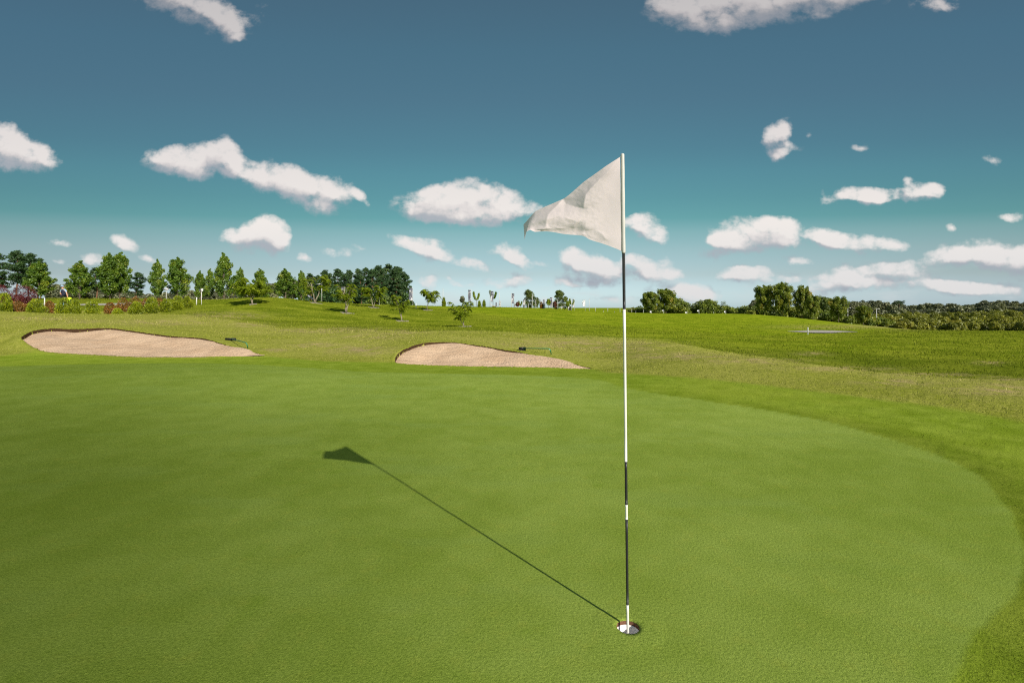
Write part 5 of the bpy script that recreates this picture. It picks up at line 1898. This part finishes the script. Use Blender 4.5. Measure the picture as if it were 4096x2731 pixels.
banner('grey banner hanging among the pines behind the sumac with three stakes', 1365, 1378, 1150, 1200, 62, 1, 501)
banner('tall grey banner at the right end of the pine wood', 1637, 1650, 1153, 1203, 72, 1, 502)
banner('tallest straight grey banner on the open plateau, above the lowest sumac', 1873, 1883, 1160, 1207, 74, 1, 503)
banner('white-patterned banner with a dark top above the lounge bench', 1963, 1974, 1165, 1207, 76, -1, 504, pole_u=1960, pole_vt=1162)
banner('short grey banner standing low, right of the lounge bench', 1982, 1987, 1210, 1225, 78, 1, 505)
banner('short pale banner at the foot of a tall bare pole', 1996, 2002, 1205, 1226, 77, 1, 506)
banner('grey banner on the plateau, just left of the dark bronze tree', 2047, 2057, 1174, 1213, 76, -1, 507)
banner('very short white banner beside the dark bronze tree', 2055, 2061, 1216, 1228, 77, 1, 508)
banner('pale banner touching the left side of the birch with a bent top', 2092, 2099, 1199, 1231, 78, 1, 509)
banner('striped grey and white banner right of the rusty yellow shrub', 2172, 2179, 1199, 1234, 79, 1, 510)
banner('white banner with a grey top, left of the pointed birch', 2200, 2209, 1190, 1227, 78, 1, 511)
banner('short white banner at the right foot of the pointed birch', 2271, 2278, 1227, 1239, 80, 1, 512, mat=M_WBANNER)
banner('narrow banner, dark at the top and white below, right of a forked sapling', 2291, 2296, 1197, 1230, 80, 1, 513)
banner('curved all-white feather banner standing alone on two thin legs', 2329, 2339, 1199, 1227, 80, 1, 514, mat=M_WBANNER, feather=True)

G_POLE = 'bare pale poles on the plateau'
for (u, Y, vt, rad, lab) in [
    (1772, 72, 1155, 0.06, 'tall bare white pole beside the tapering yellow-green shrub'),
    (1517, 60, 1147, 0.05, 'thin white pole in front of the pine wood'),
    (1998, 77, 1168, 0.055, 'tall bare pole behind a short pale banner'),
    (2045, 75, 1200, 0.04, 'short thin pole just left of a grey banner'),
    (2113, 78, 1216, 0.06, 'short stub pole before the birch with a bent top'),
    (2129, 77, 1179, 0.07, 'stoutest bare pole, straight in front of the birch with a bent top'),
    (2143, 78, 1200, 0.06, 'middling bare pole on the right of the birch with a bent top'),
    (2231, 78, 1197, 0.06, 'bare pole in front of the left side of the pointed birch'),
    (2286, 79, 1197, 0.06, 'bare pole in front of the forked sapling'),
    (2357, 80, 1196, 0.06, 'lone tall pole right of the curved white feather banner'),
    (2382, 82, 1228, 0.05, 'short pole two steps right of the lone tall pole'),
    (2431, 86, 1233, 0.05, 'short pole between two tiny banded stakes left of the flagstick'),
    (2480, 88, 1232, 0.05, 'short pole just left of the tall flagstick'),
    (2527, 92, 1237, 0.06, 'short pole just right of the tall flagstick'),
    (2573, 92, 1240, 0.06, 'short pole in front of the rust-tinged maple'),
    (2855, 96, 1247, 0.05, 'short dim pole in front of the dark bush clump'),
]:
    pole('pole', lab, u, Y, vt, rad, group=G_POLE)


def mini_stick(label, u, Y, vt, flag=None):
    """small banded practice stick, some with a little flag"""
    root = at('practice_flag' if flag else 'marker_stick', u, Y, label, 'flag' if flag else 'marker stick', 'little flags and sticks along the fairway edge', sink=0.0)
    H = hgt(u, Y, vt)
    for k in range(4):
        mb = MB()
        mb.tube([(0, 0, H * k / 4 - (0.1 if k == 0 else 0)), (0, 0, H * (k + 1) / 4)], 0.035, 8)
        mb.build('band', (M_POLE, M_DARK if flag is None else M_POLE)[k % 2], root)
    if flag:
        w = hw(7, Y)
        hh = hw(8, Y)
        ns, nt = 8, 6
        s = np.linspace(0, 1, ns)[:, None]
        t = np.linspace(0, 1, nt)[None, :]
        x = -w * s + 0 * t
        y = 0.08 * np.sin(4 * s + t)
        z = H - hh * (0.05 + 0.2 * s + t * (0.9 - 0.35 * s))
        V = np.c_[x.ravel(), y.ravel(), z.ravel()]
        idx = np.arange(ns * nt).reshape(ns, nt)
        Q = np.stack([idx[:-1, :-1], idx[1:, :-1], idx[1:, 1:], idx[:-1, 1:]], -1).reshape(-1, 4)
        o = mesh_np('cloth', V, Q, M_WBANNER if flag == 'white' else M_SIGN, parent=root, smooth=True)
        so = o.modifiers.new('thick', 'SOLIDIFY')
        so.thickness = 0.01


mini_stick('small white flag left of the grey one, below the rust-tinged maple', 2606, 92, 1243, 'white')
mini_stick('small grey flag below the larger olive maple', 2655, 92, 1238, 'grey')
mini_stick('small white flag right of the tall hedge clump', 2748, 94, 1246, 'white')
mini_stick('small white flag standing highest, left of the dark bush clump', 2796, 94, 1239, 'white')
mini_stick('small white flag in front of the rounded olive bush', 2903, 96, 1243, 'white')
mini_stick('tiny banded stick, left one of the pair near the tall flagstick', 2413, 80, 1240)
mini_stick('tiny banded stick, right one of the pair near the tall flagstick', 2458, 82, 1245)
mini_stick('tiny banded stick between two short poles right of the tall flagstick', 2543, 88, 1242)


def stake(label, u, vb, vt, Y=None, rad=0.05):
    Y = Y or hit(u, vb, 20)
    root = at('marker_stake', u, Y, label, 'stake', 'short white marker stakes', sink=0.0)
    H = hgt(u, Y, vt)
    rad *= 0.72
    mb = MB()
    mb.tube([(0, 0, -0.1), (0.01, 0, H * .94), (0.011, 0, H * .985), (0.012, 0, H)], [rad, rad, rad * .8, rad * .25], 10)
    mb.build('shaft', M_STAKE, root)
    bs = MB()
    bs.tube([(0, 0, -0.05), (0, 0, 0.03)], [rad * 1.25, rad * 1.1], 10)
    bs.build('foot', M_SIGN, root)


stake('short white stake among the shrubs, in front of the purple bush', 178, 1206, 1192, 43.0, 0.055)
stake('white stake leaning beside the taller box post', 786, 1220, 1189, None, 0.06)
stake('short white stake beside the sumac silhouetted on the sky', 1664, 1233, 1213, None, 0.055)
stake('white stake at the edge of the cart path in the dip', 3231, 1333, 1309, 41.0, 0.055)

# tall white post carrying a small box
Y = 47.0
rt, H = pole('box_post', 'tall white post with a small white box at its top', 806, Y, 1158, 0.045, M_STAKE, 'post', cap=False)
b = MB()
b.box((0.05, 0, H - 0.06), (0.17, 0.12, 0.24))
b.box((0.05, 0, H + 0.075), (0.21, 0.16, 0.03))
b.build('box', M_STAKE, rt, False)

# arrow signpost
Y = 48.0
rt, H = pole('signpost', 'grey arrow-shaped direction sign on a pale post behind the golden shrubs', 665, Y, 1150, 0.045, M_POLE, 'sign')
X0, _, z0 = g(665, Y)
V = []
pts = [(-0.24, 0), (-0.16, 0.10), (0.24, 0.10), (0.24, -0.10), (-0.16, -0.10)]
for yy in (-0.075, -0.05):
    V += [(x, yy, H - 0.16 + z) for x, z in pts]
me_q = [np.array([(0, 1, 6, 5), (1, 2, 7, 6), (2, 3, 8, 7), (3, 4, 9, 8), (4, 0, 5, 9)]), np.array([(4, 3, 2, 1, 0), (5, 6, 7, 8, 9)])]
mesh_np('arrow_board', V, me_q, M_SIGN, parent=rt)

# street lamp with a short arm
Y = 58.0
rt, H = pole('lamp_post', 'grey lamp post with a short arm pointing left, in front of the pine wood', 1287, Y, 1134, 0.06, M_STEEL, 'lamp post')
a = MB()
a.tube([(0, 0, H - 0.06), (-0.2, 0, H - 0.03), (-0.33, 0, H - 0.04)], 0.03, 8)
a.build('arm', M_STEEL, rt)
a = MB()
a.box((-0.36, 0, H - 0.08), (0.34, 0.16, 0.07))
a.build('lamp_head', M_STEEL, rt, False)
# lamp among the far trees
for (u, Y, vt, lab) in ((3391, 108, 1232, 'pale lamp post half hidden between the far hedge trees'), (3506, 108, 1236, 'white lamp post at the edge of the olive scrub')):
    rt, H = pole('lamp_post', lab, u, Y, vt, 0.11, M_POLE, 'lamp post')
    a = MB()
    a.tube([(0, 0, H - 0.05), (0.3, 0, H + 0.05)], 0.05, 8)
    a.build('arm', M_POLE, rt)
    a = MB()
    a.box((0.42, 0, H + 0.06), (0.4, 0.2, 0.1))
    a.build('lamp_head', M_POLE, rt, False)

# tilted board on the crest
Y = 51.0
rt = at('information_board', 1243, Y, 'grey board leaning back on low legs at the hill crest', 'board', sink=0.0)
ca, sa = math.cos(0.62), math.sin(0.62)
R = np.array([[ca, 0, -sa * -1], [0, 1, 0], [-sa, 0, ca]])
b = MB()
b.box((0, 0, 0.42), (0.72, 0.5, 0.05), R)
b.build('panel', M_SIGN, rt, False)
for sx in (-0.22, 0.22):
    b = MB()
    b.tube([(sx, 0, -0.2), (sx, 0, 0.42 - sx * 0.72)], 0.03, 8)
    b.build('leg', M_STEEL, rt)

# lounge bench under the banner
Y = 74.0
M_CREAM = plain('bench_cream', (0.66, 0.61, 0.52), 0.6, 0, 0.08, 8)
rt = at('lounge_bench', 1970, Y, 'low cream lounge bench with a raised curved back, under the white-patterned banner', 'bench', sink=0.0)
prof = [(-0.30, 0.62), (-0.22, 0.42), (-0.10, 0.27), (0.05, 0.22), (0.25, 0.24), (0.42, 0.20)]
V = []
for (x, z) in prof:
    for yy in (-0.3, 0.3):
        V += [(x, yy, z), (x, yy, z - 0.06)]
Q = []
for i in range(len(prof) - 1):
    a, c = 4 * i, 4 * (i + 1)
    Q += [(a, c, c + 2, a + 2), (a + 1, a + 3, c + 3, c + 1), (a, a + 1, c + 1, c), (a + 2, c + 2, c + 3, a + 3)]
e = 4 * (len(prof) - 1)
Q += [(0, 2, 3, 1), (e, e + 1, e + 3, e + 2)]
mesh_np('seat', V, np.array(Q), M_CREAM, parent=rt)
b = MB()
b.box((0.22, 0, 0.08), (0.5, 0.5, 0.16))
b.build('base', M_DARK, rt, False)

# ------------------------------------------------------------------ golfer with bag and trolley bag
M_SKIN = plain('skin', (0.56, 0.30, 0.19), 0.55, 0, 0.06, 10)
M_SHIRT = plain('shirt_blue', (0.30, 0.42, 0.56), 0.8, 0, 0.08, 10)
M_VEST = plain('vest_navy', (0.018, 0.022, 0.045), 0.8, 0, 0.2, 10)
M_TROUSER = plain('trousers_black', (0.012, 0.012, 0.014), 0.8, 0, 0.2, 10)
M_CAP = plain('cap_blue', (0.22, 0.34, 0.46), 0.7, 0, 0.1, 10)
M_HAIR = plain('hair', (0.06, 0.04, 0.03), 0.7, 0, 0.2, 30)
M_LIME = plain('lime', (0.36, 0.80, 0.02), 0.5, 0, 0.08, 10)
M_YLIME = plain('yellow_lime', (0.62, 0.85, 0.03), 0.5, 0, 0.08, 10)
M_BAG = plain('bag_blue', (0.20, 0.36, 0.46), 0.6, 0, 0.12, 6)


def skin_mesh(name, verts, edges, radii, mat, parent, root=0, sub=1):
    me = bpy.data.meshes.new(name)
    me.from_pydata([tuple(v) for v in verts], edges, [])
    o = bpy.data.objects.new(name, me)
    COL.objects.link(o)
    sk = o.modifiers.new('skin', 'SKIN')
    sk.use_smooth_shade = True
    for i, r in enumerate(radii):
        sv = me.skin_vertices[0].data[i]
        sv.radius = r if isinstance(r, tuple) else (r, r)
        sv.use_root = (i == root)
    ss = o.modifiers.new('sub', 'SUBSURF')
    ss.levels = sub
    ss.render_levels = sub
    dg = bpy.context.evaluated_depsgraph_get()
    ev = o.evaluated_get(dg)
    m2 = bpy.data.meshes.new_from_object(ev)
    m2.name = name
    bpy.data.objects.remove(o)
    o = bpy.data.objects.new(name, m2)
    COL.objects.link(o)
    m2.materials.clear()
    m2.materials.append(mat)
    for p_ in m2.polygons:
        p_.use_smooth = True
    o.parent = parent
    return o


def build_golfer():
    Y = 42.6
    u = 255
    X0, Y0, z0 = g(u, Y)
    root = thing('person', (X0, Y0, z0), 'golfer in navy vest and blue cap looking down, one hand on a lime-green bag', 'person')
    s = (zof(1143, Y) - z0) / 1.72
    # faces the camera (-Y); picture left is -x
    J = {
        'pelvis': (0, 0, .92), 'waist': (0, 0, 1.06), 'chest': (0, -.03, 1.28), 'neck': (0, -.07, 1.47), 'jaw': (-.01, -.12, 1.55), 'head': (-.015, -.11, 1.65),
        'shL': (-.17, -.02, 1.40), 'elL': (-.30, .02, 1.15), 'wrL': (-.20, .10, .93), 'paL': (-.18, .12, .86),
        'shR': (.17, -.03, 1.40), 'elR': (.27, -.05, 1.14), 'wrR': (.37, -.10, .93), 'paR': (.40, -.12, .89),
        'hipL': (-.09, 0, .90), 'knL': (-.11, -.08, .49), 'anL': (-.11, .05, .09), 'toL': (-.12, -.12, .03),
        'hipR': (.09, 0, .90), 'knR': (.10, -.02, .49), 'anR': (.10, .04, .09), 'toR': (.12, -.13, .03)}
    R = {'pelvis': (.15, .11), 'waist': (.135, .10), 'chest': (.155, .115), 'neck': .055, 'jaw': .078, 'head': .098, 'shL': .062, 'elL': .043, 'wrL': .030, 'paL': .036,
         'shR': .062, 'elR': .043, 'wrR': .030, 'paR': .036, 'hipL': .085, 'knL': .058, 'anL': .042, 'toL': .04, 'hipR': .085, 'knR': .058, 'anR': .042, 'toR': .04}
    names = list(J)
    E = [('pelvis', 'waist'), ('waist', 'chest'), ('chest', 'neck'), ('neck', 'jaw'), ('jaw', 'head'), ('chest', 'shL'), ('shL', 'elL'), ('elL', 'wrL'), ('wrL', 'paL'), ('chest', 'shR'), ('shR', 'elR'), ('elR', 'wrR'), ('wrR', 'paR'),
         ('pelvis', 'hipL'), ('hipL', 'knL'), ('knL', 'anL'), ('anL', 'toL'), ('pelvis', 'hipR'), ('hipR', 'knR'), ('knR', 'anR'), ('anR', 'toR')]
    V = [np.array(J[k]) for k in names]
    ed = [(names.index(a), names.index(b)) for a, b in E]
    rad = [R[k] for k in names]
    # five fingers on each hand, curled
    for side, pa, wr, sx in (('L', 'paL', 'wrL', -1), ('R', 'paR', 'wrR', 1)):
        p = np.array(J[pa])
        d = p - np.array(J[wr])
        d /= np.linalg.norm(d)
        across = np.array([0, 1, 0]) - d * d[1]
        across /= np.linalg.norm(across)
        for k, ln in enumerate((.052, .068, .074, .070, .056)):
            if k == 0:
                q0 = p - across * 0.03
                q1 = q0 - across * 0.03 + d * 0.03
            else:
                q0 = p + across * (-0.03 + 0.02 * (k - 1)) + d * 0.025
                q1 = q0 + d * ln * 0.6
            q2 = q1 + (d * 0.5 - np.array([sx * 0.8, 0, 0.2])) * ln * 0.5
            b = len(V)
            V += [q0, q1, q2]
            rad += [.011, .0095, .008]
            ed += [(names.index(pa), b), (b, b + 1), (b + 1, b + 2)]
    body = skin_mesh('body', [v * s for v in V], ed, [tuple(x * s for x in r) if isinstance(r, tuple) else r * s for r in rad], M_SKIN, root)
    # face: nose, eyes, mouth, ears as small details on the head
    hd = np.array(J['head']) * s

    def blob(name, c, rx, ry, rz, mat, parent, n=10):
        th = np.linspace(0, math.pi, n)
        V, Q = [], []
        for a in th:
            for k in range(n):
                b_ = 2 * math.pi * k / n
                V.append((c[0] + rx * math.sin(a) * math.cos(b_), c[1] + ry * math.sin(a) * math.sin(b_), c[2] + rz * math.cos(a)))
        for i in range(n - 1):
            for k in range(n):
                Q.append((i * n + k, i * n + (k + 1) % n, (i + 1) * n + (k + 1) % n, (i + 1) * n + k))
        return mesh_np(name, V, np.array(Q), mat, parent=parent, smooth=True)
    blob('nose', hd + np.array([0, -.105, -.035]) * s, .016 * s, .022 * s, .026 * s, M_SKIN, root)
    for sx in (-1, 1):
        blob('eye', hd + np.array([sx * .034, -.088, -.008]) * s, .013 * s, .01 * s, .009 * s, M_DARK, root, 8)
        blob('ear', hd + np.array([sx * .098, 0.0, -.02]) * s, .012 * s, .022 * s, .032 * s, M_SKIN, root, 8)
    blob('mouth', hd + np.array([0, -.088, -.075]) * s, .026 * s, .012 * s, .006 * s, M_HAIR, root, 8)
    blob('hair', hd + np.array([0, .025, .005]) * s, .10 * s, .095 * s, .085 * s, M_HAIR, root)
    cp = MB()
    n = 20
    rings = [(0.108, 0.012), (0.107, 0.05), (0.092, 0.085), (0.06, 0.108), (0.02, 0.118)]
    Vc, Qc = [], []
    for rr, zz in rings:
        for k in range(n):
            a = 2 * math.pi * k / n
            Vc.append(hd + np.array([math.cos(a) * rr, math.sin(a) * rr - 0.004, zz]) * s)
    for i in range(len(rings) - 1):
        for k in range(n):
            Qc.append((i * n + k, i * n + (k + 1) % n, (i + 1) * n + (k + 1) % n, (i + 1) * n + k))
    cp.add(np.array(Vc), Qc)
    br = []
    for k in range(9):
        a = math.radians(200 + 17.5 * k)
        br += [hd + np.array([math.cos(a) * .10, math.sin(a) * .10, .022]) * s, hd + np.array([math.cos(a) * .115, math.sin(a) * .105 - 0.085 * math.sin(math.radians(22.5 * k)), -.005]) * s]
    cp.add(np.array(br), [(2 * k, 2 * k + 1, 2 * k + 3, 2 * k + 2) for k in range(8)])
    cp.build('cap', M_CAP, root)

    def garment(name, keys, edges, scale, mat, extra=None):
        vs = [np.array(extra[k] if extra and k in extra else J[k]) for k in keys]
        rr = []
        for k in keys:
            r_ = R[k]
            rr.append(tuple(x * scale * s for x in r_) if isinstance(r_, tuple) else r_ * scale * s)
        return skin_mesh(name, [v * s for v in vs], [(keys.index(a), keys.index(b)) for a, b in edges], rr, mat, root)
    up = {}
    for sd in 'LR':
        a, b = np.array(J['sh' + sd]), np.array(J['el' + sd])
        up['cu' + sd] = tuple(a * .22 + b * .78)
        R['cu' + sd] = .052
    garment('shirt', ['chest', 'shL', 'cuL', 'shR', 'cuR', 'neck'], [('chest', 'shL'), ('shL', 'cuL'), ('chest', 'shR'), ('shR', 'cuR'), ('chest', 'neck')], 1.16, M_SHIRT, up)
    R['vtop'] = (.125, .09)
    R['vbot'] = (.15, .11)
    garment('vest', ['vbot', 'waist', 'chest', 'vtop'], [('vbot', 'waist'), ('waist', 'chest'), ('chest', 'vtop')], 1.2, M_VEST, {'vtop': (0, -.055, 1.475), 'vbot': (0, 0, .86)})
    garment('trousers', ['pelvis', 'hipL', 'knL', 'anL', 'hipR', 'knR', 'anR'], [('pelvis', 'hipL'), ('hipL', 'knL'), ('knL', 'anL'), ('pelvis', 'hipR'), ('hipR', 'knR'), ('knR', 'anR')], 1.18, M_TROUSER)
    # blue golf bag slung on the far side, seen left
    bx = thing('golf_bag', (X0 + Xof(238, Y) - Xof(u, Y), Y0 + 0.25, z0), 'pale blue golf bag with a black top leaning at the left of the golfer', 'golf bag')
    m = MB()
    m.tube([(-0.05, 0, 0.0), (-0.04, 0, 0.03), (0.03, 0, .42), (0.10, 0, .80), (0.105, 0, .82)], [.10, .14, .15, .13, .09], 14)
    m.build('body', M_BAG, bx)
    m = MB()
    m.tube([(0.10, 0, .80), (0.14, 0, .98), (0.15, 0, 1.0)], [.135, .145, .10], 14)
    m.build('collar', M_DARK, bx)
    m = MB()
    m.tube([(0.03, -.15, .18), (0.055, -.17, .34), (0.07, -.15, .5)], [.06, .085, .05], 10)
    m.build('pocket', M_BAG, bx)
    m = MB()
    m.tube([(0.08, .12, .85), (0.22, .12, .7), (0.2, .12, .4), (0.03, .1, .3)], .018, 6)
    m.build('strap', M_DARK, bx)
    # lime-green bag with a trolley frame under the right hand
    gx = thing('trolley_bag', (X0 + Xof(283, Y) - Xof(u, Y), Y0 - 0.12, z0), 'bright lime-green trolley bag with a black middle under the hand of the golfer', 'trolley bag')
    m = MB()
    m.tube([(0, 0, .12), (0, 0, .15), (0, 0, .42), (0, 0, .46)], [.09, .12, .125, .10], 14)
    m.build('lower_bag', M_LIME, gx)
    m = MB()
    m.tube([(0, 0, .45), (0, 0, .62), (0, 0, .70)], [.105, .10, .09], 14)
    m.build('black_band', M_DARK, gx)
    m = MB()
    m.tube([(0, 0, .69), (0, 0, .72), (0, 0, .80), (0, 0, .85), (0, 0, .865)], [.10, .145, .15, .11, .04], 14)
    m.build('hood', M_YLIME, gx)
    for sx in (-1, 1):
        m = MB()
        m.tube([(sx * .095, -.09, .38), (sx * .10, -.10, .56), (sx * .09, -.09, .7)], .022, 6)
        m.build('side_strap', M_LIME, gx)
        m = MB()
        a = np.linspace(0, 2 * math.pi, 17)
        m.tube(np.c_[np.full(17, sx * .19), .12 * np.cos(a), .13 + .12 * np.sin(a)], .02, 6, cap=False)
        m.build('wheel', M_DARK, gx)
    m = MB()
    m.tube([(-.19, 0, .13), (.19, 0, .13)], .014, 6)
    m.build('axle', M_DARK, gx)


build_golfer()
